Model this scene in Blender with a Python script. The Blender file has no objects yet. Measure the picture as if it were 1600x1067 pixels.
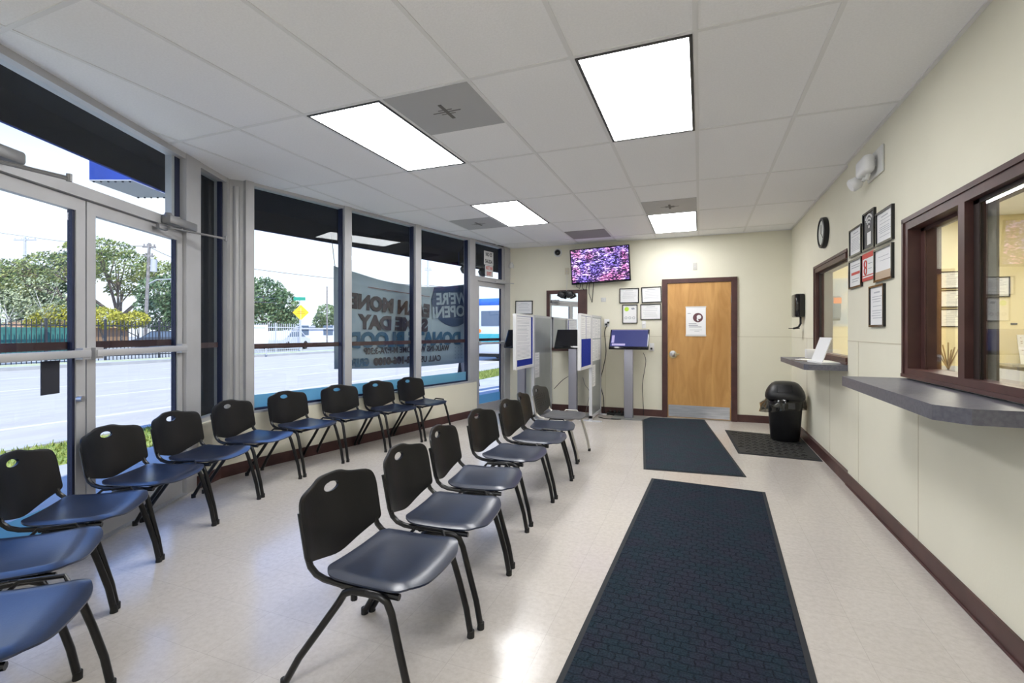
import bpy, bmesh, math, random
from mathutils import Vector, Matrix, noise
PI = math.pi
random.seed(7)
SC = bpy.context.scene
COL = SC.collection

# ------------------------------------------------------------------ camera, world, sun, exposure
cam = bpy.data.cameras.new('camera'); camo = bpy.data.objects.new('camera', cam); COL.objects.link(camo)
camo.location = (0, 0, 1.322); camo.rotation_euler = (PI/2, 0, 0.3739)
cam.sensor_width = 36; cam.lens = 748.9/1600*36; cam.shift_y = -15.66/1600
cam.clip_start = 0.05; cam.clip_end = 400
SC.camera = camo
SC.view_settings.view_transform = 'Standard'; SC.view_settings.look = 'None'
SC.view_settings.gamma = 1; SC.view_settings.use_curve_mapping = False
SC.view_settings.exposure = 0.90
SUN_DIR = Vector((0.42, -0.30, 0.80)).normalized()
w = bpy.data.worlds.new('sky'); SC.world = w; w.use_nodes = True
nt = w.node_tree; bg = nt.nodes['Background']
sky = nt.nodes.new('ShaderNodeTexSky'); sky.sky_type = 'NISHITA'; sky.sun_disc = False
sky.sun_elevation = math.asin(SUN_DIR.z); sky.sun_rotation = math.atan2(SUN_DIR.x, SUN_DIR.y)
sky.dust_density = 2.0
# hazy white band near the horizon, clear blue higher up
tcw = nt.nodes.new('ShaderNodeTexCoord'); sep = nt.nodes.new('ShaderNodeSeparateXYZ'); nt.links.new(tcw.outputs['Generated'], sep.inputs[0])
ramp = nt.nodes.new('ShaderNodeValToRGB'); ramp.color_ramp.interpolation = 'EASE'
ramp.color_ramp.elements[0].position = .20; ramp.color_ramp.elements[0].color = (.88, .93, 1.02, 1)
ramp.color_ramp.elements[1].position = .42; ramp.color_ramp.elements[1].color = (.27, .56, 1.50, 1)
nt.links.new(sep.outputs[2], ramp.inputs[0])
sc_ = nt.nodes.new('ShaderNodeVectorMath'); sc_.operation = 'SCALE'; sc_.inputs['Scale'].default_value = 0.12
nt.links.new(sky.outputs[0], sc_.inputs[0])
mx = nt.nodes.new('ShaderNodeMixRGB'); mx.blend_type = 'MIX'; mx.inputs[0].default_value = 0.88
nt.links.new(sc_.outputs[0], mx.inputs[1]); nt.links.new(ramp.outputs[0], mx.inputs[2])
nt.links.new(mx.outputs[0], bg.inputs[0]); bg.inputs[1].default_value = 0.92
sl = bpy.data.lights.new('sun', 'SUN'); so = bpy.data.objects.new('sun', sl); COL.objects.link(so)
sl.energy = 4.3; sl.angle = 0.02; sl.color = (1.0, 0.93, 0.80)
so.rotation_euler = SUN_DIR.to_track_quat('Z', 'Y').to_euler()
LAMP = 9.0            # radiance of the ceiling diffusers

# ------------------------------------------------------------------ materials
MATS = {}
def mat(name, col, rough=0.5, metal=0.0, spec=0.5, coat=0.0, emis=None, estr=0.0):
    if name in MATS: return MATS[name]
    m = bpy.data.materials.new(name); m.use_nodes = True
    b = m.node_tree.nodes['Principled BSDF']
    b.inputs['Base Color'].default_value = (*col, 1); b.inputs['Roughness'].default_value = rough
    b.inputs['Metallic'].default_value = metal; b.inputs['Specular IOR Level'].default_value = spec
    b.inputs['Coat Weight'].default_value = coat
    if emis: b.inputs['Emission Color'].default_value = (*emis, 1); b.inputs['Emission Strength'].default_value = estr
    MATS[name] = m; return m
def N(m, t, **kw):
    n = m.node_tree.nodes.new(t)
    for k, v in kw.items(): setattr(n, k, v)
    return n
def L(m, a, b): m.node_tree.links.new(a, b)
def bsdf(m): return m.node_tree.nodes['Principled BSDF']
def mottle(m, c1, c2, scale=8, detail=4, bump=0.0, stretch=None, bscale=None, rng=(0.35, 0.65)):
    """noise-mixed colour and optional bump"""
    tc = N(m, 'ShaderNodeTexCoord'); mp = N(m, 'ShaderNodeMapping')
    if stretch: mp.inputs['Scale'].default_value = stretch
    L(m, tc.outputs['Object'], mp.inputs[0])
    nz = N(m, 'ShaderNodeTexNoise'); nz.inputs['Scale'].default_value = scale; nz.inputs['Detail'].default_value = detail
    L(m, mp.outputs[0], nz.inputs['Vector'])
    cr = N(m, 'ShaderNodeValToRGB'); cr.color_ramp.elements[0].position = rng[0]; cr.color_ramp.elements[1].position = rng[1]
    cr.color_ramp.elements[0].color = (*c1, 1); cr.color_ramp.elements[1].color = (*c2, 1)
    L(m, nz.outputs[0], cr.inputs[0]); L(m, cr.outputs[0], bsdf(m).inputs['Base Color'])
    if bump:
        nb = N(m, 'ShaderNodeTexNoise'); nb.inputs['Scale'].default_value = bscale or scale*4; nb.inputs['Detail'].default_value = 3
        L(m, mp.outputs[0], nb.inputs['Vector'])
        bp = N(m, 'ShaderNodeBump'); bp.inputs['Strength'].default_value = bump; bp.inputs['Distance'].default_value = 0.01
        L(m, nb.outputs[0], bp.inputs['Height']); L(m, bp.outputs[0], bsdf(m).inputs['Normal'])
    return m

wallM = mottle(mat('wall_cream', (.78, .72, .52), .75, spec=.2), (.765, .735, .60), (.795, .765, .63), 1.6, 3, .05, bscale=60)
officeM = mottle(mat('office_cream', (.80, .70, .44), .75, spec=.2), (.77, .68, .44), (.81, .72, .48), 1.6, 3)
ceilM = mottle(mat('ceiling_tile', (.74, .73, .71), .9, spec=.1), (.87, .87, .88), (.91, .91, .92), 90, 4, .12, bscale=140)
gridM = mat('ceiling_grid', (.78, .78, .78), .5)
brownM = mottle(mat('brown_trim', (.07, .03, .025), .42, spec=.4), (.060, .026, .024), (.085, .037, .033), 6, 3)
alu = mottle(mat('door_aluminium', (.47, .46, .45), .45, .25), (.47, .47, .48), (.52, .52, .53), 3, 3)
alud = mat('gasket_navy', (.01, .015, .05), .5)
steel = mat('steel', (.55, .55, .56), .3, .9)
brushed = mottle(mat('brushed_steel', (.6, .62, .66), .32, .6), (.45, .47, .52), (.60, .62, .67), 4, 2, stretch=(1, 1, 20))
kioskM = mat('kiosk_grey', (.33, .33, .38), .45, .3)
silverM = mottle(mat('partition_silver', (.42, .45, .47), .35, .5), (.38, .41, .43), (.46, .49, .51), 2, 2)
whiteP = mat('white_plastic', (.78, .78, .78), .4)
offw = mat('offwhite_plastic', (.66, .66, .64), .4)
blackP = mottle(mat('black_plastic', (.012, .012, .014), .42, spec=.5), (.005, .005, .006), (.009, .009, .011), 9, 3, .03, bscale=160)
seatM = mottle(mat('black_seat_sky_tint', (.018, .019, .026), .28, spec=.85), (.005, .011, .032), (.008, .017, .046), 7, 4, .03, bscale=120)  # black plastic, blue sky reflection tinted into the base colour
nt_ = seatM.node_tree
backM = mottle(mat('black_back_plastic', (.014, .014, .016), .38, spec=.35), (.005, .005, .006), (.009, .009, .010), 7, 4, .03, bscale=140)
tubeM = mat('black_tube', (.005, .005, .006), .3, spec=.4)
greyseat = mottle(mat('grey_seat_plastic', (.07, .07, .075), .45), (.06, .06, .066), (.085, .085, .09), 8)
meshM = mat('charcoal_back_plastic', (.035, .037, .037), .5)
chromeM = mat('chrome_tube', (.5, .48, .44), .35, .6)
rubber = mat('rubber', (.01, .01, .01), .7)
blackG = mat('black_gloss', (.006, .006, .008), .12)
paper = mat('paper', (.84, .84, .84), .7)
paperB = mat('paper_print', (.33, .34, .38), .8)
paperR = mat('red_print', (.60, .08, .06), .7)
counterM = mottle(mat('grey_laminate', (.10, .10, .125), .38, spec=.5), (.095, .095, .12), (.13, .13, .155), 60, 3)
blueF = mottle(mat('blue_fabric', (.02, .04, .30), .9, spec=.1), (.020, .035, .27), (.028, .050, .34), 60)
awnM = mottle(mat('awning_blue', (.02, .05, .26), .8, spec=.2), (.018, .045, .22), (.028, .065, .32), 2)
awnD = mat('awning_underside_black', (.012, .012, .016), .9, spec=.1)
awnG = mat('awning_soffit_grey', (.45, .45, .47), .8)
soffM = mat('dark_soffit', (.012, .012, .014), .9, spec=.1)
mirM = mat('mirror_glass', (.82, .84, .84), .02, 1.0)
plateM = mat('stone_clad', (.5, .5, .48), .9)

def glass(name, col=(.96, .98, .98), refl=1.0, ior=1.5):
    m = bpy.data.materials.new(name); m.use_nodes = True; t = m.node_tree
    for n in list(t.nodes): t.nodes.remove(n)
    o = t.nodes.new('ShaderNodeOutputMaterial'); tr = t.nodes.new('ShaderNodeBsdfTransparent'); gl = t.nodes.new('ShaderNodeBsdfGlossy')
    tr.inputs[0].default_value = (*col, 1); gl.inputs['Roughness'].default_value = 0.0; gl.inputs[0].default_value = (1, 1, 1, 1)
    fr = t.nodes.new('ShaderNodeFresnel'); ge = t.nodes.new('ShaderNodeNewGeometry')
    im = t.nodes.new('ShaderNodeMapRange'); im.inputs[3].default_value = ior; im.inputs[4].default_value = 1/ior   # same reflectance from both faces of the thin pane
    t.links.new(ge.outputs['Backfacing'], im.inputs[0]); t.links.new(im.outputs[0], fr.inputs[0])
    mm = t.nodes.new('ShaderNodeMath'); mm.operation = 'MULTIPLY'; mm.inputs[1].default_value = refl
    ms = t.nodes.new('ShaderNodeMixShader')
    t.links.new(fr.outputs[0], mm.inputs[0]); t.links.new(mm.outputs[0], ms.inputs[0])
    t.links.new(tr.outputs[0], ms.inputs[1]); t.links.new(gl.outputs[0], ms.inputs[2]); t.links.new(ms.outputs[0], o.inputs[0])
    return m
glassM = glass('window_glass', (.93, .965, .98), .5)
glassO = glass('office_glass', (.95, .97, .96), .9)
filmM = glass('blue_window_film', (.34, .62, .72), .5)
_t = filmM.node_tree; _o = [n for n in _t.nodes if n.type == 'OUTPUT_MATERIAL'][0]; _l = _o.inputs[0].links[0].from_socket
_d = _t.nodes.new('ShaderNodeBsdfTranslucent'); _d.inputs[0].default_value = (.36, .64, .74, 1); _d2 = _t.nodes.new('ShaderNodeBsdfDiffuse'); _d2.inputs[0].default_value = (.36, .64, .74, 1)
_a = _t.nodes.new('ShaderNodeMixShader'); _t.links.new(_d.outputs[0], _a.inputs[1]); _t.links.new(_d2.outputs[0], _a.inputs[2])
_b = _t.nodes.new('ShaderNodeMixShader'); _b.inputs[0].default_value = .6; _t.links.new(_l, _b.inputs[1]); _t.links.new(_a.outputs[0], _b.inputs[2]); _t.links.new(_b.outputs[0], _o.inputs[0])

# floor tile: 12 inch vinyl squares
fm = mat('vinyl_tile', (.66, .60, .52), .16, spec=.45)
tc = N(fm, 'ShaderNodeTexCoord'); mp = N(fm, 'ShaderNodeMapping'); mp.inputs['Rotation'].default_value[2] = 0.0
mp.inputs['Location'].default_value = (.625, -.11, 0)
L(fm, tc.outputs['Object'], mp.inputs[0])
bk = N(fm, 'ShaderNodeTexBrick'); bk.offset = 0; bk.squash = 1
bk.inputs['Scale'].default_value = 1; bk.inputs['Brick Width'].default_value = .315; bk.inputs['Row Height'].default_value = .315
bk.inputs['Mortar Size'].default_value = .0011; bk.inputs['Mortar Smooth'].default_value = .6; bk.inputs['Bias'].default_value = 0
bk.inputs['Color1'].default_value = (.59, .548, .503, 1); bk.inputs['Color2'].default_value = (.57, .528, .482, 1); bk.inputs['Mortar'].default_value = (.44, .40, .36, 1)
L(fm, mp.outputs[0], bk.inputs['Vector'])
nz = N(fm, 'ShaderNodeTexNoise'); nz.inputs['Scale'].default_value = 38; nz.inputs['Detail'].default_value = 6; nz.inputs['Roughness'].default_value = .7
L(fm, mp.outputs[0], nz.inputs['Vector'])
cr = N(fm, 'ShaderNodeValToRGB'); cr.color_ramp.elements[0].position = .33; cr.color_ramp.elements[1].position = .6
cr.color_ramp.elements[0].color = (.80, .78, .76, 1); cr.color_ramp.elements[1].color = (1, 1, 1, 1)
L(fm, nz.outputs[0], cr.inputs[0])
mm = N(fm, 'ShaderNodeMixRGB', blend_type='MULTIPLY'); mm.inputs[0].default_value = .6
L(fm, bk.outputs[0], mm.inputs[1]); L(fm, cr.outputs[0], mm.inputs[2]); L(fm, mm.outputs[0], bsdf(fm).inputs['Base Color'])
n2 = N(fm, 'ShaderNodeTexNoise'); n2.inputs['Scale'].default_value = 2.2; n2.inputs['Detail'].default_value = 4
L(fm, mp.outputs[0], n2.inputs['Vector'])
mr = N(fm, 'ShaderNodeMapRange'); mr.inputs[1].default_value = .3; mr.inputs[2].default_value = .7; mr.inputs[3].default_value = .12; mr.inputs[4].default_value = .24
L(fm, n2.outputs[0], mr.inputs[0]); L(fm, mr.outputs[0], bsdf(fm).inputs['Roughness'])
n3 = N(fm, 'ShaderNodeTexNoise'); n3.inputs['Scale'].default_value = 5; L(fm, mp.outputs[0], n3.inputs['Vector'])
bp = N(fm, 'ShaderNodeBump'); bp.inputs['Strength'].default_value = .25; bp.inputs['Distance'].default_value = .004
L(fm, n3.outputs[0], bp.inputs['Height']); L(fm, bp.outputs[0], bsdf(fm).inputs['Normal'])

# wood door
wd = mat('door_wood', (.5, .27, .09), .38, spec=.4)
tc = N(wd, 'ShaderNodeTexCoord'); mp = N(wd, 'ShaderNodeMapping'); mp.inputs['Scale'].default_value = (3.2, 1, .55)
L(wd, tc.outputs['Object'], mp.inputs[0])
nz = N(wd, 'ShaderNodeTexNoise'); nz.inputs['Scale'].default_value = 2.6; nz.inputs['Detail'].default_value = 7; nz.inputs['Distortion'].default_value = 1.2
L(wd, mp.outputs[0], nz.inputs['Vector'])
cr = N(wd, 'ShaderNodeValToRGB'); cr.color_ramp.elements[0].position = .3; cr.color_ramp.elements[1].position = .7
cr.color_ramp.elements[0].color = (.43, .215, .062, 1); cr.color_ramp.elements[1].color = (.60, .335, .118, 1)
L(wd, nz.outputs[0], cr.inputs[0]); L(wd, cr.outputs[0], bsdf(wd).inputs['Base Color'])

def cell_mat(name, c1, c2, bw, rh, mort, rough=.95, bump=.6, off=.5, mcol=None, noise_s=120, rot=0):
    m = mat(name, c1, rough, spec=.15)
    tc = N(m, 'ShaderNodeTexCoord'); mp = N(m, 'ShaderNodeMapping'); mp.inputs['Rotation'].default_value[2] = rot; L(m, tc.outputs['Object'], mp.inputs[0])
    nz = N(m, 'ShaderNodeTexNoise'); nz.inputs['Scale'].default_value = noise_s; nz.inputs['Detail'].default_value = 3; L(m, mp.outputs[0], nz.inputs['Vector'])
    nw = N(m, 'ShaderNodeTexNoise'); nw.inputs['Scale'].default_value = 22; L(m, mp.outputs[0], nw.inputs['Vector'])
    vm = N(m, 'ShaderNodeVectorMath', operation='MULTIPLY_ADD'); vm.inputs[1].default_value = (.032, .026, 0)
    L(m, nw.outputs['Color'], vm.inputs[0]); L(m, mp.outputs[0], vm.inputs[2])
    bk = N(m, 'ShaderNodeTexBrick'); bk.offset = off; bk.inputs['Scale'].default_value = 1
    bk.inputs['Brick Width'].default_value = bw; bk.inputs['Row Height'].default_value = rh
    bk.inputs['Mortar Size'].default_value = mort; bk.inputs['Mortar Smooth'].default_value = 1
    bk.inputs['Color1'].default_value = (*c1, 1); bk.inputs['Color2'].default_value = (*c2, 1); bk.inputs['Mortar'].default_value = (*(mcol or [x*.68 for x in c1]), 1)
    L(m, vm.outputs[0], bk.inputs['Vector'])
    cr = N(m, 'ShaderNodeValToRGB'); cr.color_ramp.elements[0].position = .3; cr.color_ramp.elements[1].position = .7
    cr.color_ramp.elements[0].color = (.55, .55, .55, 1); cr.color_ramp.elements[1].color = (1.35, 1.35, 1.35, 1); L(m, nz.outputs[0], cr.inputs[0])
    mm = N(m, 'ShaderNodeMixRGB', blend_type='MULTIPLY'); mm.inputs[0].default_value = 1
    L(m, bk.outputs[0], mm.inputs[1]); L(m, cr.outputs[0], mm.inputs[2])
    nl = N(m, 'ShaderNodeTexNoise'); nl.inputs['Scale'].default_value = 7; nl.inputs['Detail'].default_value = 3; L(m, mp.outputs[0], nl.inputs['Vector'])
    cl = N(m, 'ShaderNodeValToRGB'); cl.color_ramp.elements[0].position = .38; cl.color_ramp.elements[1].position = .62
    cl.color_ramp.elements[0].color = (1.18, .95, 1.02, 1); cl.color_ramp.elements[1].color = (.85, 1.08, 1.04, 1); L(m, nl.outputs[0], cl.inputs[0])
    m2 = N(m, 'ShaderNodeMixRGB', blend_type='MULTIPLY'); m2.inputs[0].default_value = 1
    L(m, mm.outputs[0], m2.inputs[1]); L(m, cl.outputs[0], m2.inputs[2]); L(m, m2.outputs[0], bsdf(m).inputs['Base Color'])
    iv = N(m, 'ShaderNodeMath', operation='SUBTRACT'); iv.inputs[0].default_value = 1; L(m, bk.outputs['Fac'], iv.inputs[1])
    ad = N(m, 'ShaderNodeMath', operation='MULTIPLY_ADD'); ad.inputs[1].default_value = .35; L(m, nz.outputs[0], ad.inputs[0]); L(m, iv.outputs[0], ad.inputs[2])
    bp = N(m, 'ShaderNodeBump'); bp.inputs['Strength'].default_value = bump; bp.inputs['Distance'].default_value = .006
    L(m, ad.outputs[0], bp.inputs['Height']); L(m, bp.outputs[0], bsdf(m).inputs['Normal'])
    return m
matA = cell_mat('mat_navy', (.0165, .0235, .036), (.019, .027, .041), .062, .045, .006)
matB = cell_mat('mat_slate', (.030, .041, .054), (.033, .045, .059), .05, .035, .004, noise_s=160)
matEdge = mat('mat_rubber_edge', (.016, .019, .024), .8)
matC = mat('mat_black_pyramid', (.028, .028, .026), .8)
ledM = mat('diffuser_lit', (.9, .9, .9), .5, emis=(.98, .985, 1.0), estr=LAMP)

# perforated vent
def dots_mat(name, base, hole, s, thr=.3):
    m = mat(name, base, .6, .2)
    tc = N(m, 'ShaderNodeTexCoord'); vo = N(m, 'ShaderNodeTexVoronoi'); vo.inputs['Scale'].default_value = s; vo.inputs['Randomness'].default_value = 0
    L(m, tc.outputs['Object'], vo.inputs['Vector'])
    cr = N(m, 'ShaderNodeValToRGB'); cr.color_ramp.elements[0].position = thr; cr.color_ramp.elements[1].position = thr+.1
    cr.color_ramp.elements[0].color = (*hole, 1); cr.color_ramp.elements[1].color = (*base, 1)
    L(m, vo.outputs['Distance'], cr.inputs[0]); L(m, cr.outputs[0], bsdf(m).inputs['Base Color']); return m
ventM = dots_mat('vent_perforated', (.48, .48, .48), (.08, .08, .08), 150, .34)
ventD = mat('vent_grey', (.30, .29, .28), .7)
ventB = mat('vent_dark_inside', (.16, .15, .14), .8)

# TV picture: chaotic violet interference (a lit screen)
tvM = mat('tv_picture', (.01, .01, .01), .25)
tc = N(tvM, 'ShaderNodeTexCoord'); mp = N(tvM, 'ShaderNodeMapping'); mp.inputs['Scale'].default_value = (8, 24, 21); L(tvM, tc.outputs['Object'], mp.inputs[0])
n1 = N(tvM, 'ShaderNodeTexNoise'); n1.inputs['Scale'].default_value = 2.2; n1.inputs['Detail'].default_value = 3; n1.inputs['Distortion'].default_value = 1.5; L(tvM, mp.outputs[0], n1.inputs['Vector'])
n2 = N(tvM, 'ShaderNodeTexNoise'); n2.inputs['Scale'].default_value = 4.5; n2.inputs['Detail'].default_value = 1; L(tvM, tc.outputs['Object'], n2.inputs['Vector'])
c1 = N(tvM, 'ShaderNodeValToRGB'); e = c1.color_ramp.elements; e[0].position = .44; e[0].color = (.0, .0, .02, 1); e[1].position = .64; e[1].color = (1, .93, 1, 1)
x = e.new(.51); x.color = (.06, .02, .14, 1); x = e.new(.57); x.color = (.45, .25, .62, 1)
c2 = N(tvM, 'ShaderNodeValToRGB'); e = c2.color_ramp.elements; e[0].position = .38; e[0].color = (.32, .30, .95, 1); e[1].position = .64; e[1].color = (1, .35, .55, 1)
x = e.new(.5); x.color = (.85, .75, 1, 1)
L(tvM, n1.outputs[0], c1.inputs[0]); L(tvM, n2.outputs[0], c2.inputs[0])
mm = N(tvM, 'ShaderNodeMixRGB', blend_type='MULTIPLY'); mm.inputs[0].default_value = .85; L(tvM, c1.outputs[0], mm.inputs[1]); L(tvM, c2.outputs[0], mm.inputs[2])
L(tvM, mm.outputs[0], bsdf(tvM).inputs['Emission Color']); bsdf(tvM).inputs['Emission Strength'].default_value = 1.15
scrM = mat('kiosk_screen_lit', (.01, .01, .02), .2, emis=(.028, .034, .115), estr=.9)
scrT = mat('kiosk_screen_text', (.1, .1, .1), .4, emis=(.30, .26, .50), estr=.7)

# outdoors
asph = mottle(mat('road', (.42, .42, .42), .9, spec=.1), (.33, .31, .275), (.37, .35, .315), 3, 5, .2, stretch=(1, .3, 1))
conc = mottle(mat('sidewalk', (.40, .42, .45), .9, spec=.1), (.31, .31, .31), (.37, .37, .36), 2, 5, .1)
grassM = mottle(mat('grass', (.20, .26, .05), .9, spec=.1), (.12, .18, .04), (.30, .32, .09), 14, 5)
dirtM = mottle(mat('far_ground', (.34, .36, .22), .95, spec=.1), (.28, .32, .18), (.42, .42, .30), 1.5, 4)
paintW = mat('road_paint', (.46, .45, .43), .8)
bark = mottle(mat('bark', (.16, .13, .10), .9, spec=.1), (.11, .09, .08), (.22, .19, .16), 9)
barkP = mottle(mat('bark_pale', (.55, .52, .48), .9, spec=.1), (.42, .40, .37), (.66, .64, .6), 9)
def leafm(name, a, b): return mottle(mat(name, a, .8, spec=.15), a, b, 1.4, 5)
lfT = leafm('leaf_spreading', (.11, .17, .08), (.30, .33, .11)); lfD = leafm('leaf_dark', (.075, .13, .075), (.16, .23, .11)); lfB = leafm('leaf_blue_green', (.13, .19, .11), (.26, .33, .15))
lfY = leafm('leaf_yellow', (.28, .29, .05), (.50, .45, .07)); lfG = leafm('leaf_mid', (.15, .22, .07), (.32, .36, .11)); lfP = leafm('leaf_pale', (.27, .32, .19), (.42, .44, .26))
fenceM = mat('fence_black', (.02, .022, .03), .6); tealM = mottle(mat('green_screen', (.03, .16, .14), .8), (.03, .13, .12), (.05, .19, .17), 3)
poleM = mottle(mat('pole_wood', (.22, .20, .19), .9), (.17, .155, .15), (.28, .26, .25), 5)
poleC = mat('pole_grey', (.45, .46, .48), .7)
wireM = mat('wire', (.06, .06, .07), .6)
yelM = mat('sign_yellow', (.85, .50, .02), .5); grnS = mat('sign_green', (.03, .30, .20), .5)
busW = mat('bus_white', (.72, .74, .78), .4); busB = mat('bus_blue', (.04, .16, .60), .4); busG = mat('bus_window', (.10, .14, .20), .15); busT = mat('bus_teal', (.05, .38, .42), .4); orangeM = mat('orange_lamp', (.9, .25, .03), .5)
wallW = mottle(mat('far_wall_white', (.66, .68, .74), .9), (.6, .62, .7), (.7, .72, .76), 1); roofB = mat('far_roof_brown', (.30, .18, .10), .9)
darkM = mat('dark_board', (.02, .022, .035), .6)
cloudG = mottle(mat('banner_cloth', (.36, .42, .46), .9, spec=.1), (.33, .385, .43), (.38, .43, .46), 1.5, 3)

# ------------------------------------------------------------------ mesh helpers
class MB:
    def __init__(s, M=None): s.bm = bmesh.new(); s.M = M or Matrix()
    def _add(s, verts, faces, smooth=False, M=None):
        T = s.M @ M if M is not None else s.M
        vs = [s.bm.verts.new(T @ Vector(v)) for v in verts]
        for f in faces:
            try:
                fc = s.bm.faces.new([vs[i] for i in f]); fc.smooth = smooth
            except ValueError: pass
        return s
    def box(s, x0, x1, y0, y1, z0, z1, M=None):
        v = [(x, y, z) for z in (z0, z1) for y in (y0, y1) for x in (x0, x1)]
        return s._add(v, [(0, 2, 3, 1), (4, 5, 7, 6), (0, 1, 5, 4), (2, 6, 7, 3), (0, 4, 6, 2), (1, 3, 7, 5)], M=M)
    def prism(s, poly, z0, z1, M=None, smooth=False):   # poly CCW in xy
        n = len(poly); v = [(x, y, z0) for x, y in poly]+[(x, y, z1) for x, y in poly]
        f = [tuple(range(n-1, -1, -1)), tuple(range(n, 2*n))]+[(i, (i+1) % n, n+(i+1) % n, n+i) for i in range(n)]
        return s._add(v, f, M=M, smooth=smooth)
    def rbox(s, x0, x1, y0, y1, z0, z1, b=.01, M=None, seg=2):  # bevelled box
        t = bmesh.new(); bmesh.ops.create_cube(t, size=1)
        for v in t.verts: v.co = Vector((x0+(v.co.x+.5)*(x1-x0), y0+(v.co.y+.5)*(y1-y0), z0+(v.co.z+.5)*(z1-z0)))
        bmesh.ops.bevel(t, geom=t.edges[:], offset=b, segments=seg, affect='EDGES', profile=.5)
        t.verts.ensure_lookup_table(); idx = {v: i for i, v in enumerate(t.verts)}
        s._add([v.co.copy() for v in t.verts], [[idx[v] for v in f.verts] for f in t.faces], True, M); t.free(); return s
    def tube(s, pts, r, seg=10, closed=False, M=None, caps=True):
        pts = [Vector(p) for p in pts]; n = len(pts); rs = r if isinstance(r, (list, tuple)) else [r]*n
        rings = []; up = None; V = []
        for i, p in enumerate(pts):
            a = pts[(i-1) % n] if (closed or i > 0) else p; b = pts[(i+1) % n] if (closed or i < n-1) else p
            t = (b-a).normalized()
            if up is None:
                up = Vector((0, 0, 1)) if abs(t.z) < .9 else Vector((1, 0, 0))
            sd = t.cross(up).normalized(); up = sd.cross(t).normalized()
            ring = []
            for k in range(seg):
                an = 2*PI*k/seg; V.append(p+(sd*math.cos(an)+up*math.sin(an))*rs[i]); ring.append(len(V)-1)
            rings.append(ring)
        F = []
        for i in range(n if closed else n-1):
            A, B = rings[i], rings[(i+1) % n]
            for k in range(seg): F.append((A[k], A[(k+1) % seg], B[(k+1) % seg], B[k]))
        if caps and not closed: F += [tuple(reversed(rings[0])), tuple(rings[-1])]
        return s._add(V, F, True, M)
    def cyl(s, p0, p1, r0, r1=None, seg=20, M=None):
        return s.tube([p0, p1], [r0, r1 if r1 is not None else r0], seg, M=M)
    def lathe(s, prof, c=(0, 0, 0), seg=28, M=None, sx=1, sy=1):
        V = []; F = []
        for r, z in prof:
            for k in range(seg): a = 2*PI*k/seg; V.append((c[0]+r*math.cos(a)*sx, c[1]+r*math.sin(a)*sy, c[2]+z))
        n = len(prof)
        for i in range(n-1):
            for k in range(seg): F.append((i*seg+k, i*seg+(k+1) % seg, (i+1)*seg+(k+1) % seg, (i+1)*seg+k))
        F.append(tuple(range(seg-1, -1, -1))); F.append(tuple((n-1)*seg+k for k in range(seg)))
        return s._add(V, F, True, M)
    def text(s, body, size, M, depth=.001, width=None, bold=0.0):
        cu = bpy.data.curves.new('t', 'FONT'); cu.body = body; cu.size = size; cu.extrude = depth; cu.align_x = 'CENTER'; cu.align_y = 'CENTER'
        cu.offset = bold; cu.resolution_u = 3
        ob = bpy.data.objects.new('t', cu); COL.objects.link(ob)
        me = bpy.data.meshes.new_from_object(ob.evaluated_get(bpy.context.evaluated_depsgraph_get()))
        bpy.data.objects.remove(ob)
        xs = [v.co.x for v in me.vertices]; k = 1
        if width and xs: k = width/(max(xs)-min(xs))
        s._add([(v.co.x*k, v.co.y, v.co.z) for v in me.vertices], [list(p.vertices) for p in me.polygons], False, M)
        bpy.data.meshes.remove(me); return s
    def obj(s, name, m, parent=None, kind=None, label=None, cat=None, group=None, origin=None, auto=True):
        if origin is None and parent is None and len(s.bm.verts):
            n = len(s.bm.verts); xs = [v.co for v in s.bm.verts]
            origin = Vector(((min(c.x for c in xs)+max(c.x for c in xs))/2, (min(c.y for c in xs)+max(c.y for c in xs))/2, min(c.z for c in xs)))
        if origin is not None:
            origin = Vector(origin)
            for v in s.bm.verts: v.co -= origin
        me = bpy.data.meshes.new(name); s.bm.normal_update()
        bmesh.ops.recalc_face_normals(s.bm, faces=s.bm.faces[:])
        s.bm.to_mesh(me); s.bm.free()
        me.materials.append(m); o = bpy.data.objects.new(name, me); COL.objects.link(o)
        if origin is not None: o.location = origin
        if parent: o.parent = parent
        tag(o, label, cat, group, kind)
        if any(p.use_smooth for p in me.polygons):
            try: me.set_sharp_from_angle(angle=math.radians(40))
            except Exception: pass
        return o
def tag(o, label=None, cat=None, group=None, kind=None):
    if label: o['label'] = label
    if cat: o['category'] = cat
    if group: o['group'] = group
    if kind: o['kind'] = kind
    return o
def thing(name, label, cat, loc=(0, 0, 0), rz=0, group=None, kind=None):
    o = bpy.data.objects.new(name, None); COL.objects.link(o); o.empty_display_size = .1
    o.location = loc; o.rotation_euler = (0, 0, rz); return tag(o, label, cat, group, kind)
def dup(root, loc, rz, label, name=None):
    r = root.copy(); COL.objects.link(r); r.location = loc; r.rotation_euler = (0, 0, rz); r['label'] = label
    for ch in list(root.children):
        c = ch.copy(); COL.objects.link(c); c.parent = r
        for g in list(ch.children):
            d = g.copy(); COL.objects.link(d); d.parent = c
    return r
def T(x=0, y=0, z=0): return Matrix.Translation((x, y, z))
def R(a, ax): return Matrix.Rotation(a, 4, ax)

# wall frames: local x along the wall (far-ward), local y outward, z up
def frame(p, q):
    e = Vector((q[0]-p[0], q[1]-p[1], 0)).normalized()
    o = Vector((-e.y, e.x, 0))
    return Matrix(((e.x, o.x, 0, p[0]), (e.y, o.y, 0, p[1]), (0, 0, 1, 0), (0, 0, 0, 1)))
DW = frame((-3.30, 1.33), (-3.90, 2.65))       # double door wall
WW = frame((-4.043, 3.383), (-3.322, 6.72))    # window wall
def rzof(M): return math.atan2(M[1][0], M[0][0])
CH = 2.767; BY = 7.76; XR = 1.185; XR2 = 1.205; YB = -2.6

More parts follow.
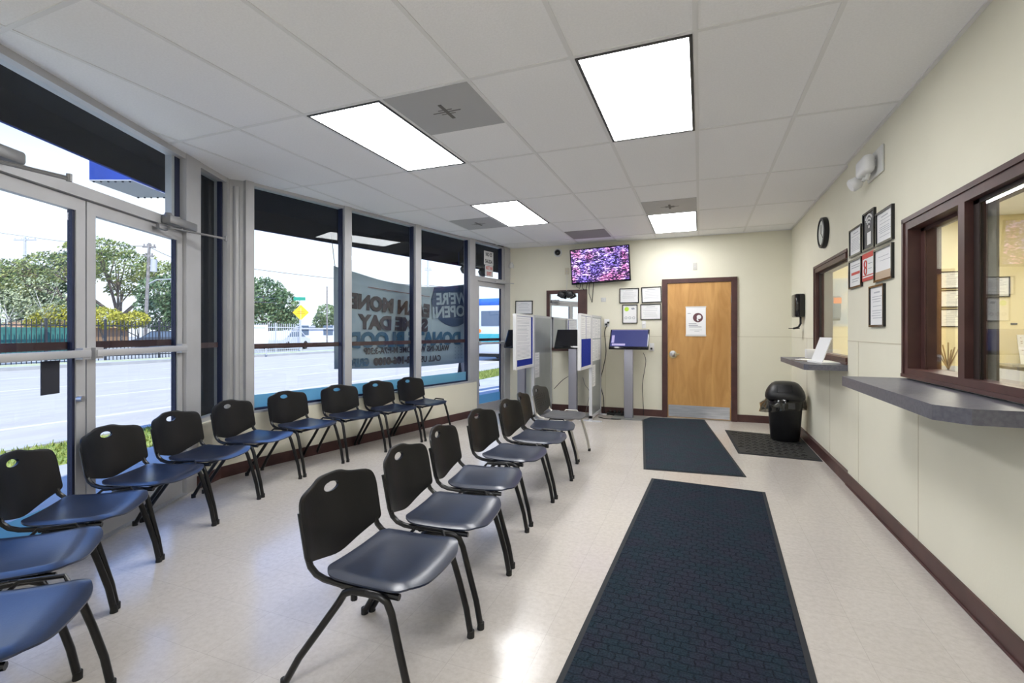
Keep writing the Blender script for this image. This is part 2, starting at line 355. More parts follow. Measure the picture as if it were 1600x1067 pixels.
# ------------------------------------------------------------------ room shell
floor_poly = [(-2.0, YB), (XR2, YB), (XR2, BY), (-3.06, BY), (-4.10, 3.2), (-4.18, 3.30), (-3.90, 2.65), (-2.0, -1.55)]
floor_poly = [(-2.05, YB), (XR2+.1, YB), (XR2+.1, BY+.1), (-3.14, BY+.1), (-4.17, 3.30), (-2.05, -1.42)]
MB().prism(floor_poly, -.06, 0).obj('floor', fm, kind='structure', origin=(0, 0, 0))
c = MB()
c.prism([(-2.05, YB), (XR2+.1, YB), (XR2+.1, BY+.1), (-3.0, BY+.1), (-4.24, 3.30), (-2.05, -1.5)], CH, CH+.05)
c.obj('ceiling', ceilM, kind='structure', origin=(0, 0, 0))
# grid bars clipped to the room outline
def xleft(y):
    if y < 3.25:
        p = DW @ Vector(((y-1.33)/DW[1][0], 0, 0)); return max(p.x, -4.2) if y > -1.4 else -2.05
    return WW[0][3]+(y-WW[1][3])/WW[1][0]*WW[0][0]
g = MB(); GX = lambda i: -.631+.61*i; GY = lambda j: 2.466+1.22*j
for i in range(-6, 4):
    x = GX(i); ys = [YB+.05*k for k in range(int((BY-YB)/.05)+1)]
    ok = [y for y in ys if xleft(y) < x-.02 and x < XR]
    if ok: g.box(x-.012, x+.012, min(ok), max(ok), CH-.004, CH+.001)
for j in range(-4, 5):
    y = GY(j); g.box(xleft(y)+.01, XR, y-.012, y+.012, CH-.0041, CH+.001)
g.box(XR-.02, XR, YB, 4.88, CH-.006, CH); g.box(XR2-.02, XR2, 4.9, BY, CH-.006, CH); g.box(-3.1, XR2, BY-.02, BY, CH-.006, CH)
g.obj('trim_1', gridM, kind='structure')

# back wall (with panel seam) ; right wall with two teller openings ; wall behind the camera ; left wall behind the doors
b = MB(); b.box(-3.2, XR2+.1, BY, BY+.12, 0, CH+.05); b.obj('wall_back', wallM, kind='structure', origin=(0, 0, 0))
sm = MB()
seamM = mat('panel_seam', (.60, .55, .42), .7)
sm.box(-3.0, -.54, BY-.003, BY, 1.242, 1.249); sm.box(.49, XR2, BY-.003, BY, 1.242, 1.249)
for x in (-1.42,): sm.box(x, x+.004, BY-.002, BY, 0.1, 1.245)
sm.obj('trim_2', seamM, kind='structure')
W1 = (1.93, 3.62, 1.045, 2.0)   # big teller window y0,y1,z0,z1
W2 = (4.90, 6.20, 1.035, 2.03)
r = MB(); t = .13
def wallseg(y0, y1, X, openings):
    y = y0
    for (a, bb, z0, z1) in openings:
        r.box(X, X+t, y, a, 0, CH); r.box(X, X+t, a, bb, 0, z0); r.box(X, X+t, a, bb, z1, CH); y = bb
    r.box(X, X+t, y, y1, 0, CH)
wallseg(YB, 4.90, XR, [W1]); wallseg(4.90, BY, XR2, [W2])
r.obj('wall_right', wallM, kind='structure', origin=(0, 0, 0))
sm = MB(); sm.box(XR-.003, XR, 3.70, 4.90, 1.238, 1.245); sm.box(XR2-.003, XR2, 6.30, BY, 1.238, 1.245)
for y in (3.464, ): sm.box(XR-.002, XR, y, y+.004, 0.1, .975)
for y in (4.6, 2.3): sm.box(XR-.002, XR, y, y+.004, 0.1, .97 if y < 3 else 1.24)
sm.box(XR2-.002, XR2, 6.7, 6.704, .1, 1.24); sm.box(XR2-.002, XR2, 5.6, 5.604, .1, .97)
sm.obj('trim_3', seamM, kind='structure')
MB().box(-2.2, XR2+.1, YB-.12, YB, 0, CH).obj('wall_rear', wallM, kind='structure', origin=(0, 0, 0))
# baseboards
bb = MB(); bb.box(-3.06, -.54, BY-.012, BY, 0, .105); bb.box(.49, XR2, BY-.012, BY, 0, .105); bb.obj('baseboard_back', brownM, kind='structure')
bb = MB(); bb.prism([(XR-.012, YB), (XR, YB), (XR, 4.9), (XR-.012, 4.9)], 0, .105); bb.box(XR-.012, XR2, 4.9, BY-.012, 0, .105)
bb.tube([(XR-.014, YB, .006), (XR-.014, 4.9, .006)], .008, 6); bb.obj('baseboard_right', brownM, kind='structure')

# low wall under the shop window
def P(M, x, y): v = M @ Vector((x, y, 0)); return (v.x, v.y)
low = MB()
pin = [P(DW, 1.60, -.03), P(DW, 1.86, -.06), P(WW, .02, -.06), P(WW, 3.50, -.05)]
pout = [P(WW, 3.50, .13), P(WW, -.12, .13), P(DW, 2.2, .13), P(DW, 1.60, .13)]
low.prism((pin+pout)[::-1], 0, .535)
low.obj('wall_left', wallM, kind='structure', origin=(0, 0, 0))
bb = MB()
pi2 = [P(DW, 1.588, -.042), P(DW, 1.865, -.072), P(WW, .025, -.072), P(WW, 3.512, -.062)]
bb.prism(([P(DW, 1.588, .06)]+pi2+[P(WW, 3.512, .0), P(WW, 3.499, .0)]+pin[::-1]+[P(DW, 1.6, .06)])[::-1], 0, .105)
bb.obj('baseboard_left', brownM, kind='structure')
MB(DW).box(-2.95, -.52, .0, .12, 0, CH).obj('wall_front', wallM, kind='structure', origin=(0, 0, 0))
# thin sill of dark trim
MB(WW).box(.02, 3.43, -.05, .05, .535, .552).obj('trim_4', alu, kind='structure')

# ------------------------------------------------------------------ storefront glazing
fr = MB(WW)
mz = .55
for (a, bb_) in ((-.05, .03), (1.07, 1.165), (2.20, 2.305), (3.36, 3.50)):
    fr.box(a, bb_, -.02, .10, mz if a < 3.3 else 0, CH)
fr.box(.03, 3.36, .0, .09, CH-.03, CH); 
fr.obj('trim_5', alu, kind='structure')
panes = [(.03, 1.07), (1.165, 2.20), (2.305, 3.36)]
for k, (a, bb_) in enumerate(panes):
    e = thing('window_%d' % (k+1), None, None, (WW @ Vector(((a+bb_)/2, .05, 0))), rzof(WW), kind='structure')
    hw = (bb_-a)/2
    m = MB(); 
    m.box(-hw, -hw+.018, -.03, .03, .552, CH-.03); m.box(hw-.018, hw, -.03, .03, .552, CH-.03); m.box(-hw, hw, -.03, .03, .552, .572)
    m.obj('gasket', alud, e)
    MB().box(-hw+.018, hw-.018, -.003, .003, .572, CH-.03).obj('pane', glassM, e)
    MB().box(-hw+.018, hw-.018, .012, .020, 1.152, 1.200).obj('red_brown_strip', brownM, e)  # plain red-brown band across the pane
    MB().box(-hw+.018, hw-.018, -.0055, -.0045, .572, .70).obj('window_film', filmM, e)
# door wall: frame members, transom, sidelight
fr = MB(DW)
fr.box(1.45, 1.645, -.02, .10, 0, CH); fr.box(-.52, -.40, -.02, .10, 0, CH)
fr.box(2.06, 2.13, -.02, .10, .535, CH)
fr.box(-.40, 1.45, -.02, .10, 2.13, 2.20); fr.box(-.40, 2.10, -.015, .09, CH-.045, CH); fr.box(1.645, 2.06, 0, .08, .535, .57)
fr.obj('trim_6', alu, kind='structure')
MB().cyl((-4.115, 3.295, .535), (-4.115, 3.295, 2.70), .030, seg=20).obj('trim_7', alu, kind='structure')
cpost = MB(); cpost.prism([(-4.26, 3.22), (-4.165, 3.24), (-4.07, 3.35), (-4.12, 3.44), (-4.2, 3.44)], .535, CH); cpost.obj('trim_8', alu, kind='structure')
e = thing('window_4', None, None, DW @ Vector((1.85, .04, 0)), rzof(DW), kind='structure')
MB().box(-.205, .19, -.003, .003, .57, CH-.045).obj('pane', glassM, e)
MB().box(-.205, .19, .012, .02, 1.175, 1.222).obj('red_brown_strip', brownM, e)
m = MB(); m.box(.185, .205, -.02, .02, .57, CH-.045); m.obj('gasket', alud, e)
e = thing('window_5', None, None, DW @ Vector((.525, .04, 0)), rzof(DW), kind='structure')
MB().box(-.925, .925, -.003, .003, 2.20, CH-.045).obj('pane', glassM, e)
m = MB(); m.box(.835, .868, .0, .05, 2.20, CH-.045); m.obj('jamb', alu, e)
m = MB(); m.box(.868, .925, -.006, .02, 2.20, CH-.045); m.obj('gasket', alud, e)

def glass_door(name, M, x0, x1, hinge_right, film=True, label=None, zs=(1.165, 1.21), strip=(1.213, 1.26), zb=.13, low=True):
    w_ = x1-x0; e = thing(name, None, None, M @ Vector(((x0+x1)/2, .03, 0)), rzof(M), kind='structure')
    h = w_/2; st = .07
    m = MB(); m.box(-h+.003, -h+st, -.022, .022, .012, 2.125); m.box(h-st, h-.003, -.022, .022, .012, 2.125)
    m.box(-h+st, h-st, -.022, .022, 2.05, 2.125); m.box(-h+st, h-st, -.022, .022, .012, zb+.02); m.obj('door_frame', alu, e)
    g_ = MB(); g_.box(h-st-.018, h-st, -.014, .014, zb+.02, 2.05); g_.box(-h+st, -h+st+.004, -.014, .014, zb+.02, 2.05); g_.obj('gasket', alud, e)
    MB().box(-h+st, h-st-.018, -.003, .003, zb+.02, 2.05).obj('pane', glassM, e)
    MB().box(-h+st, h-st-.018, .012, .018, *strip).obj('red_brown_strip', brownM, e)
    pb = MB(); pb.rbox(-h+.02, h-.02, -.075, -.045, zs[0], zs[1], .006)
    for sx in (-1, 1): pb.box(sx*(h-.045)-.03, sx*(h-.045)+.03, -.065, -.022, zs[0]-.012, zs[1]+.012)
    pb.obj('push_bar', alu, e)
    if film: MB().box(-h+st, h-st-.018, -.0055, -.0045, zb+.02, zb+.16).obj('window_film', filmM, e)
    return e
dl = glass_door('door_1', DW, -.40, .505, True, zb=.17)
dr = glass_door('door_2', DW, .51, 1.447, True, film=False, zb=.17)
kn = MB(); kn.cyl((.40, -.022, .915), (.40, -.05, .915), .022, .018); kn.obj('lock_cylinder', steel, dl)
MB().box(.17, .285, -.011, -.006, .965, 1.155).obj('dark_decal', darkM, dl)
MB(DW).box(-.40, 1.45, -.03, .09, 0, .012).obj('trim_9', brushed, kind='structure')
closM = mat('closer_metal', (.26, .26, .265), .4, .4)
# door closers
# right leaf closer: body on the frame head, arm reaching into the room
t_ = thing('door_closer', 'grey door closer with arm above the right leaf of the glass double doors', 'door closer', DW @ Vector((1.28, -.022, 2.165)), rzof(DW))
m = MB(); m.rbox(-.14, .20, -.07, 0, -.03, .035, .01); m.cyl((-.11, -.035, .03), (-.11, -.035, .05), .03, .022); m.cyl((.0, -.035, .03), (.0, -.035, .045), .02); m.obj('closer_body', closM, t_)
m = MB(); m.tube([(.04, -.04, -.03), (.04, -.045, -.05), (.34, -.22, -.055)], .008, 8); m.cyl((.34, -.22, -.075), (.34, -.22, -.035), .013)
m.tube([(.34, -.22, -.06), (-.12, -.05, -.062)], .007, 8); m.rbox(-.20, -.10, -.03, 0, -.085, -.05, .006); m.obj('closer_arm', closM, t_)
t_ = thing('door_closer', 'grey door closer at the left picture edge above the nearer door leaf', 'door closer', DW @ Vector((-.10, -.022, 2.165)), rzof(DW))
m = MB(); m.rbox(-.22, .10, -.09, 0, .0, .07, .018); m.obj('closer_body', closM, t_)
m = MB(); m.tube([(-.1, -.04, 0), (-.1, -.045, -.02), (.21, -.20, -.02)], .008, 8); m.cyl((.21, -.20, -.04), (.21, -.20, 0), .013)
m.tube([(.21, -.20, -.03), (-.2, -.05, -.035)], .007, 8); m.obj('closer_arm', closM, t_)

# exit door at the far end of the window wall
fr = MB(WW)
fr.box(4.32, 4.50, -.02, .10, 0, CH); fr.box(3.50, 4.32, -.02, .10, 2.13, 2.20); fr.box(3.50, 4.32, -.01, .09, CH-.03, CH)
fr.box(3.50, 3.56, -.02, .10, 0, 2.13); fr.box(3.5, 4.32, -.02, .09, 0, .012)
fr.obj('trim_10', alu, kind='structure')
glass_door('door_3', WW, 3.56, 4.32, True, zs=(1.115, 1.15), strip=(1.165, 1.21), zb=.14)
e = thing('window_6', None, None, WW @ Vector((3.91, .04, 0)), rzof(WW), kind='structure')
MB().box(-.41, .36, -.003, .003, 2.20, CH-.03).obj('pane', glassM, e)
m = MB(); m.box(.335, .36, -.03, .03, 2.20, CH-.03); m.obj('gasket', alud, e)
MB().box(.36, .41, -.03, .03, 2.20, CH-.03).obj('jamb', alu, e)
m = MB(WW); m.rbox(4.02, 4.30, -.05, -.02, 2.13, 2.165, .006); m.tube([(4.1, -.05, 2.14), (4.35, -.18, 2.135), (4.0, -.04, 2.13)], .007, 8)
m.obj('door_closer', alu, label='slim grey door closer above the narrow exit door beside the back wall', cat='door closer')
def notice(M, x, y, z, w_, h_, lines, col, name, label, cat='sign', d=.004, face=-1):
    """flat plate facing the room (local -y)"""
    t_ = thing(name, label, cat, M @ Vector((x, y, z)), rzof(M))
    MB().box(-w_/2, w_/2, -d, 0, 0, h_).obj('plate', whiteP, t_)
    m = MB()
    for k, (s_, wid, sz) in enumerate(lines):
        zz = h_*(1-(k+.5)/len(lines)); m.text(s_, sz, T(0, -d-.001, zz) @ R(PI/2, 'X'), .0008, width=wid, bold=.0015)
    m.obj('lettering', col, t_); return t_
notice(WW, 3.915, .030, 2.415, .255, .225, [('NO ES', .17, .085), ('SALIDA', .20, .085)], darkM, 'sign_plate', 'white plate reading NO ES SALIDA on the glass over the exit door')
notice(WW, 3.925, .030, 2.225, .215, .185, [('NOT AN', .18, .08), ('EXIT', .13, .08)], paperR, 'sign_plate', 'white plate with red letters reading NOT AN EXIT below the Spanish plate')

# outdoor twin lamp seen through that transom
t_ = thing('twin_head_lamp', 'dark twin-head lamp outside behind the NOT AN EXIT plate', 'lamp', WW @ Vector((3.9, .35, 2.27)), rzof(WW))
m = MB(); m.box(-.30, .34, 0, .03, .16, .19); m.box(-.1, .1, -.01, .04, .19, .5); m.obj('mounting_bar', blackP, t_)
for sx in (-.22, .26):
    h = MB(); h.cyl((sx, 0, .16), (sx, -.01, .09), .02); h.lathe([(.02, -.06), (.075, -.02), (.08, .04), (.03, .09)], (0, 0, 0), 18, M=T(sx, 0, .06) @ R(.9, 'X')); h.obj('lamp_head', blackP, t_)

# ------------------------------------------------------------------ banner outside the window (seen from behind)
bx0, bx1 = 1.16, 3.75; by = .30
t_ = thing('banner', 'grey vinyl banner with mirrored lettering hung outside the shop window', 'banner', WW @ Vector(((bx0+bx1)/2, by, 0)), rzof(WW))
def btop(u): return 2.11-.135*math.sin(PI*min(1, u*1.0))+.0*u
def bbot(u): return .87-.03*math.sin(PI*u)-.05*u
m = MB(); n = 40; V = []; F = []
W_ = bx1-bx0
for i in range(n+1):
    u = i/n
    for k in range(9):
        v = k/8; z = bbot(u)+(btop(u)-bbot(u))*v
        V.append((-W_/2+W_*u, .012*math.sin(u*21+v*2)*(.5+v*.5), z))
for i in range(n):
    for k in range(8): F.append((i*9+k, (i+1)*9+k, (i+1)*9+k+1, i*9+k+1))
m._add(V, F, True); ob = m.obj('banner_sheet', cloudG, t_)
sd = ob.modifiers.new('s', 'SOLIDIFY'); sd.thickness = .002; sd.offset = 0
bt = {}
inkD = mat('banner_ink_dark', (.06, .045, .05), .8); inkB = mat('banner_ink_blue', (.035, .10, .17), .8); inkN = mat('banner_ink_navy', (.035, .06, .12), .8); inkW = mat('banner_ink_pale', (.32, .37, .41), .8)
def btext(s_, u, z, size, width, mt, rot=0, nm='lettering', bold=.004, y=-.02):
    MB().text(s_, size, T(-W_/2+W_*u, y, z) @ R(rot, 'Y') @ R(PI/2, 'X') @ Matrix.Scale(-1, 4, (1, 0, 0)), .001, width=width, bold=bold).obj(nm, mt, t_)
dk = MB(); pts = []
cx = 3.33-2.455
for k in range(33):
    a = -PI*k/32; pts.append((cx+.50*math.cos(a), 1.80+.40*math.sin(a)))
pts = [(min(x_, W_/2-.005), z_) for x_, z_ in pts]
pts = [(W_/2-.008, btop(.99)-.02), (cx-.44, btop(.70)-.02)]+pts[::-1]
dk._add([(x_, -.0165, z_) for x_, z_ in pts]+[(x_, -.0150, z_) for x_, z_ in pts],
        [tuple(range(len(pts))), tuple(reversed(range(len(pts), 2*len(pts))))]+[(i, (i+1) % len(pts), len(pts)+(i+1) % len(pts), len(pts)+i) for i in range(len(pts))])
dk.obj('blue_roundel', inkN, t_)
def bt2(s_, a_, b_, z, size, mt, rot=0, bold=.006): btext(s_, ((a_+b_)/2-1.16)/W_, z, size, b_-a_, mt, rot=rot, bold=bold)
bt2("WE'RE", 2.92, 3.66, 1.83, .24, inkW, -.08, .008); bt2('OPEN!', 2.84, 3.60, 1.62, .24, inkW, -.08, .008)
bt2('EARN MONEY', 1.20, 2.80, 1.66, .25, inkD, .06, .014); bt2('SAME DAY', 1.50, 2.76, 1.42, .24, inkD, .03, .014)
bt2('DONATE BLOOD', 1.33, 3.50, 1.205, .26, inkB, 0, .014)
bt2('WALK-INS WELCOME M-F:7A-3:30P', 1.58, 3.22, 1.065, .115, inkD, 0, .003)
bt2('CALL US', 2.60, 3.03, .915, .12, inkD, 0, .003); bt2('GRIFOLS', 1.21, 1.67, .925, .14, inkB, 0, .004)
bt2('222-106-0100', 1.74, 2.55, .922, .12, inkD, 0, .010)
st_ = MB(); st_.box(-.9, .25, -.0165, -.0150, 1.845, 1.855, M=R(.05, 'Y')); st_.obj('red_rule', mat('dull_red', (.20, .09, .09), .7), t_)
d_ = MB()
for i in range(5):
    for k in range(5): d_.cyl((W_*.5-.06-i*.08, -.017, .90+k*.055), (W_*.5-.06-i*.08, -.014, .90+k*.055), .006, seg=6)
d_.obj('dot_pattern', inkN, t_)
for xx, zz, wh in ((bx0+.01, 2.1, 'left'), (bx1-.02, 2.0, 'right')):
    rp = MB(WW); rp.tube([(xx, by, zz), (xx+(.04 if xx > 2 else -.04), .32, 2.50)], .004, 6)
    rp.obj('banner_rope', wireM, label='thin dark rope holding up the upper %s corner of the window banner' % wh, cat='rope')

# ------------------------------------------------------------------ interior door in the back wall
e = thing('door_4', None, None, (-.012, BY, 0), 0, kind='structure')
m = MB(); m.box(-.535, -.455, -.035, .0, 0, 2.125); m.box(.44, .52, -.035, 0, 0, 2.125); m.box(-.455, .44, -.035, 0, 2.062, 2.125)
m.obj('door_frame', brownM, e)
MB().box(-.452, .437, -.018, -.001, .012, 2.058).obj('door_slab', wd, e)
MB().box(-.440, .420, -.021, -.018, .02, .20).obj('kick_plate', brushed, e)
k = MB(); k.lathe([(.0, 0), (.045, 0), (.045, .006), (.02, .012), (.015, .03), (.024, .045), (.028, .06), (.02, .07), (0, .072)], M=T(-.375, -.018, .98) @ R(PI/2, 'X')); k.obj('knob', steel, e)
k = MB(); k.rbox(-.35, -.28, -.06, -.045, .965, .985, .004); k.lathe([(0, 0), (.062, 0), (.058, .004), (0, .005)], M=T(-.375, -.0185, .97) @ R(PI/2, 'X')); k.obj('knob_plate', mat('worn_brass', (.45, .36, .2), .4, .6), e)
for z in (.25, 1.05, 1.80): MB().cyl((.441, -.026, z-.055), (.441, -.026, z+.055), .007, seg=8).obj('hinge', steel, e)
t_ = thing('poster', 'white framed notice with dark round picture taped on the wood door', 'poster', (-.060, BY-.019, 1.255))
MB().box(-.14, .14, -.006, 0, 0, .44).obj('sheet', paper, t_)
for z0_, z1_ in ((.425, .445), (-.005, .02)): MB().box(-.145, .145, -.009, 0, z0_, z1_).obj('holder_strip', offw, t_)
def zprint(rects, mt, parent, y=-.007, nm='print'):
    m = MB()
    for (x0, x1, z0, z1) in rects: m.box(x0, x1, y-.0006, y, z0, z1)
    return m.obj(nm, mt, parent)
m = MB(); m.lathe([(0, 0), (.07, 0), (.07, .001), (0, .001)], M=T(.03, -.006, .275) @ R(PI/2, 'X')); m.obj('round_picture', mat('maroon_print', (.13, .05, .06), .6), t_)
m = MB(); m.lathe([(0, 0), (.032, 0), (.032, .001), (0, .001)], M=T(.045, -.0075, .285) @ R(PI/2, 'X')); m.tube([(.045, -.0078, .285), (.02, -.0078, .25), (.035, -.0078, .225)], .012, 6); m.obj('pale_figure', paper, t_)
zprint([(-.115, -.07, .335, .345), (-.10, .01, .18, .188), (-.10, .03, .155, .165), (-.095, .08, .13, .14), (-.085, .09, .09, .094), (-.02, .05, .07, .074)], paperB, t_)

# ------------------------------------------------------------------ framed pictures
rnd = random.Random(3)
def picture(loc, axis, w_, h_, label, style='text', tilt=0, group=None, fcol=None, fw=.012):
    """axis 'B' back wall (faces -Y); axis 'R' right wall (faces -X)"""
    rz = 0 if axis == 'B' else -PI/2
    t_ = thing('picture_frame', label, 'framed notice', loc, rz, group); t_.rotation_euler = (0, tilt, rz)
    m = MB(); hw, d = w_/2, (.0095 if fw < .01 else .018)
    m.box(-hw, hw, -d, 0, 0, fw); m.box(-hw, hw, -d, 0, h_-fw, h_); m.box(-hw, -hw+fw, -d, 0, fw, h_-fw); m.box(hw-fw, hw, -d, 0, fw, h_-fw)
    m.obj('frame', fcol or blackG, t_)
    bgm = paper
    if style == 'wifi': bgm = mat('black_print', (.02, .02, .025), .5)
    MB().box(-hw+fw, hw-fw, -.008, -.001, fw, h_-fw).obj('sheet', bgm, t_)
    iw, ih = w_-2*fw, h_-2*fw
    if style == 'text':
        L_ = [(-iw*.22, iw*.22, h_-fw-ih*.16, h_-fw-ih*.12)]
        z = h_-fw-ih*.26
        while z > fw+ih*.14:
            a = rnd.uniform(.30, .42); L_.append((-iw*a, iw*rnd.uniform(.25, .42), z, z+ih*.018)); z -= ih*rnd.choice((.065, .065, .12))
        zprint(L_, mat('grey_print', (.50, .51, .54), .8), t_, -.0085)
    if style == 'wifi':
        m = MB()
        for r_ in (.035, .062, .09):
            m.tube([(r_*math.sin(a), -.009, h_*.60+r_*math.cos(a)) for a in [(-.85+.17*k) for k in range(11)]], .007, 6)
        m.cyl((0, -.009, h_*.60), (0, -.0091, h_*.60), .012); m.box(-.04, .04, -.0092, -.0082, h_*.14, h_*.46); m.obj('wifi_mark', whiteP, t_)
    if style == 'red':
        zprint([(-iw*.5, iw*.5, h_-fw-ih*.18, h_-fw), (-iw*.5, iw*.5, fw, fw+ih*.10), (-iw*.5, iw*.5, fw+ih*.15, fw+ih*.19)], paperR, t_, -.0085)
        m = MB(); m.tube([(-iw*.2+.028*math.cos(a*PI/8), -.0095, h_*.6+.028*math.sin(a*PI/8)) for a in range(16)], .005, 6, closed=True); m.tube([(-iw*.2+.028*math.cos(a*PI/8), -.0095, h_*.36+.028*math.sin(a*PI/8)) for a in range(16)], .005, 6, closed=True); m.obj('red_circles', paperR, t_)
        zprint([(iw*.05, iw*.4, h_*.58, h_*.60), (iw*.05, iw*.35, h_*.4, h_*.42)], paperB, t_, -.0085)
    if style == 'redbox':
        zprint([(-iw*.36, iw*.36, h_*.46, h_*.55)], paperR, t_, -.0085)
        zprint([(-iw*.35, iw*.35, h_*.78, h_*.80), (-iw*.35, iw*.35, h_*.70, h_*.72), (-iw*.3, iw*.3, h_*.30, h_*.32), (-iw*.3, iw*.2, h_*.22, h_*.24)], paperB, t_, -.0085)
    if style == 'tan':
        zprint([(-iw*.5, iw*.5, fw, h_*.30)], mat('tan_print', (.55, .42, .30), .7), t_, -.0085)
        zprint([(-iw*.2, iw*.4, h_*.60, h_*.61), (-iw*.3, iw*.3, h_*.72, h_*.73)], paperB, t_, -.0086)
    if style == 'lime':
        m = MB(); m.cyl((-.05, -.0085, h_*.76), (-.05, -.0095, h_*.76), .035, seg=16); m.obj('lime_spot', mat('lime_print', (.5, .75, .05), .6), t_)
        m = MB(); m.prism([(0.0, 0), (.05, .01), (.03, .035), (-.01, .03)], 0, .001, M=T(.03, -.0085, h_*.72) @ R(PI/2, 'X'))
        for xx in (-.06, 0, .06): m.tube([(xx+.018*math.cos(a*PI/6), -.009, h_*.30+.018*math.sin(a*PI/6)) for a in range(12)], .0035, 5, closed=True)
        m.box(-.07, .06, -.0092, -.0085, h_*.92, h_*.935); m.obj('dark_marks', paperB, t_)
    return t_
picture((-2.82, BY, 1.615), 'B', .315, .235, 'black framed notice alone on the back wall beside the exit door', tilt=.01)
picture((-1.046, BY, 1.772), 'B', .30, .235, 'black framed notice, upper left of the four beside the wood door')
picture((-.702, BY, 1.772), 'B', .30, .245, 'black framed notice, upper right of the four beside the wood door', tilt=-.03)
picture((-1.035, BY, 1.448), 'B', .235, .30, 'upright framed notice with a lime green spot, lower left of the four', 'lime')
picture((-.715, BY, 1.505), 'B', .31, .245, 'black framed notice, lower right of the four beside the wood door', tilt=-.01)
for (y0, y1, z0, z1, st, lab) in (
    (4.48, 4.80, 1.937, 2.166, 'text', 'black framed white notice nearest the clock, upper row of the right wall cluster'),
    (4.18, 4.445, 1.933, 2.222, 'wifi', 'black sheet with white wifi symbol in the frame cluster on the right wall'),
    (3.83, 4.15, 1.928, 2.160, 'text', 'black framed white notice with dense lines beside the wifi sheet, above the tan one'),
    (4.48, 4.815, 1.676, 1.912, 'redbox', 'black framed notice with a red box, lower left of the right wall cluster'),
    (4.21, 4.47, 1.708, 1.916, 'red', 'red and white unframed notice between the two lower framed notices on the right wall'),
    (3.835, 4.187, 1.673, 1.908, 'tan', 'black framed notice with a tan lower part, nearest the big teller window'),
    (3.99, 4.292, 1.355, 1.654, 'text', 'narrow black framed notice hanging alone below the right wall cluster')):
    picture((XR, (y0+y1)/2, z0), 'R', y1-y0, z1-z0, lab, st, fcol=paperR if st == 'red' else None, fw=.004 if st == 'red' else .014)

# ------------------------------------------------------------------ clock, dispenser, emergency light
t_ = thing('wall_clock', 'round black wall clock with pale face high on the right wall', 'clock', (XR2, 5.78, 2.34), -PI/2)
m = MB(); m.lathe([(0, 0), (.155, 0), (.16, .01), (.155, .045), (.135, .05), (.13, .035), (0, .035)], M=R(PI/2, 'X'), seg=40); m.obj('case', blackP, t_)
m = MB(); m.lathe([(0, 0), (.125, 0), (.125, .002), (0, .002)], M=T(0, -.036, 0) @ R(PI/2, 'X'), seg=36); m.obj('dial', mat('dial', (.62, .64, .6), .4), t_)
m = MB(); m.box(-.004, .004, -.043, -.040, 0, .08); m.box(-.003, .003, -.046, -.043, 0, .105, M=R(2.2, 'Y')); m.obj('hands', blackP, t_)
t_ = thing('towel_dispenser', 'black sanitiser dispenser with curved drip tray on the right wall above the bin', 'dispenser', (XR2, 6.93, 1.50), -PI/2)
m = MB(); m.rbox(-.13, .13, -.11, 0, .0, .29, .02); m.obj('housing', blackG, t_)
m = MB(); m.tube([(0, -.03, .0), (0, -.03, -.08), (0, -.05, -.12), (0, -.08, -.135), (0, -.11, -.14)], .012, 8); m.lathe([(0, 0), (.06, 0), (.065, .01), (0, .008)], (0, -.10, -.145)); m.obj('drip_tray', blackP, t_)
MB().box(-.134, -.128, -.09, -.01, .01, .28).obj('side_panel', offw, t_)
t_ = thing('emergency_light', 'white twin-head emergency light high on the right wall', 'lamp', (XR, 4.17, 2.50), -PI/2)
m = MB(); m.rbox(-.16, .16, -.016, 0, -.07, .12, .008); m.obj('backplate', offw, t_)
m = MB(); m.rbox(-.12, .09, -.105, -.03, -.045, .085, .03, seg=4); m.box(-.04, .04, -.05, 0, 0, .05); m.obj('housing', whiteP, t_)
for dx, dz in ((-.17, -.055),):
    m = MB(); m.lathe([(0, -.045), (.045, -.045), (.062, -.02), (.066, .04), (.055, .055), (0, .055)], M=T(dx, -.085, dz) @ Matrix.Scale(.75, 4) @ R(.5, 'X') @ R(PI/2, 'X')); m.obj('lamp_head', whiteP, t_)
m = MB(); m.cyl((.03, -.06, -.05), (.03, -.07, -.09), .014); m.cyl((-.05, -.06, -.05), (-.05, -.07, -.075), .012); m.obj('test_button', offw, t_)

# ------------------------------------------------------------------ teller windows and counters
def teller(name, X, W, posts, lab, near=True):
    y0, y1, z0, z1 = W
    e = thing(name, None, None, (X, (y0+y1)/2, 0), 0, kind='structure'); c0 = (y0+y1)/2
    f = .065; m = MB()
    if near: m.box(-.022, t+.01, y0-c0-.0, y0-c0+f, z0, z1)
    m.box(-.022, t+.01, y1-c0-f, y1-c0, z0, z1)
    m.box(-.022, t+.01, y0-c0+f, y1-c0-f, z1-f, z1); m.box(-.022, t+.01, y0-c0+f, y1-c0-f, z0, z0+.055)
    m.box(-.034, -.022, y0-c0-(.01 if near else 0), y1-c0+.01, z0, z0+.02); m.box(-.030, -.022, y0-c0-(.01 if near else 0), y1-c0+.01, z1-.018, z1+.008); m.box(-.030, -.022, y1-c0-.016, y1-c0+.008, z0, z1)
    for p_ in posts: m.box(-.022, t*.6, p_-c0-.03, p_-c0+.03, z0+.055, z1-f)
    m.obj('frame', brownM, e)
    ys = [y0+f]+[q for p_ in posts for q in (p_-.03, p_+.03)]+[y1-f]
    for k in range(0, len(ys), 2):
        a, b_ = ys[k]-c0, ys[k+1]-c0
        s_ = MB(); X_ = .02+.03*(k//2 % 2)
        s_.box(X_-.008, X_+.008, b_-.05, b_, z0+.055, z1-f); s_.box(X_-.008, X_+.008, a, b_, z1-f-.02, z1-f)
        s_.obj('sash', brownM if k else mat('sash_dark', (.028, .018, .016), .5), e)
        MB().box(X_-.002, X_+.002, a, b_-.05, z0+.055, z1-f-.02).obj('pane', glassO, e)
    return e
e = teller('window_7', XR, W1, [2.92], '')
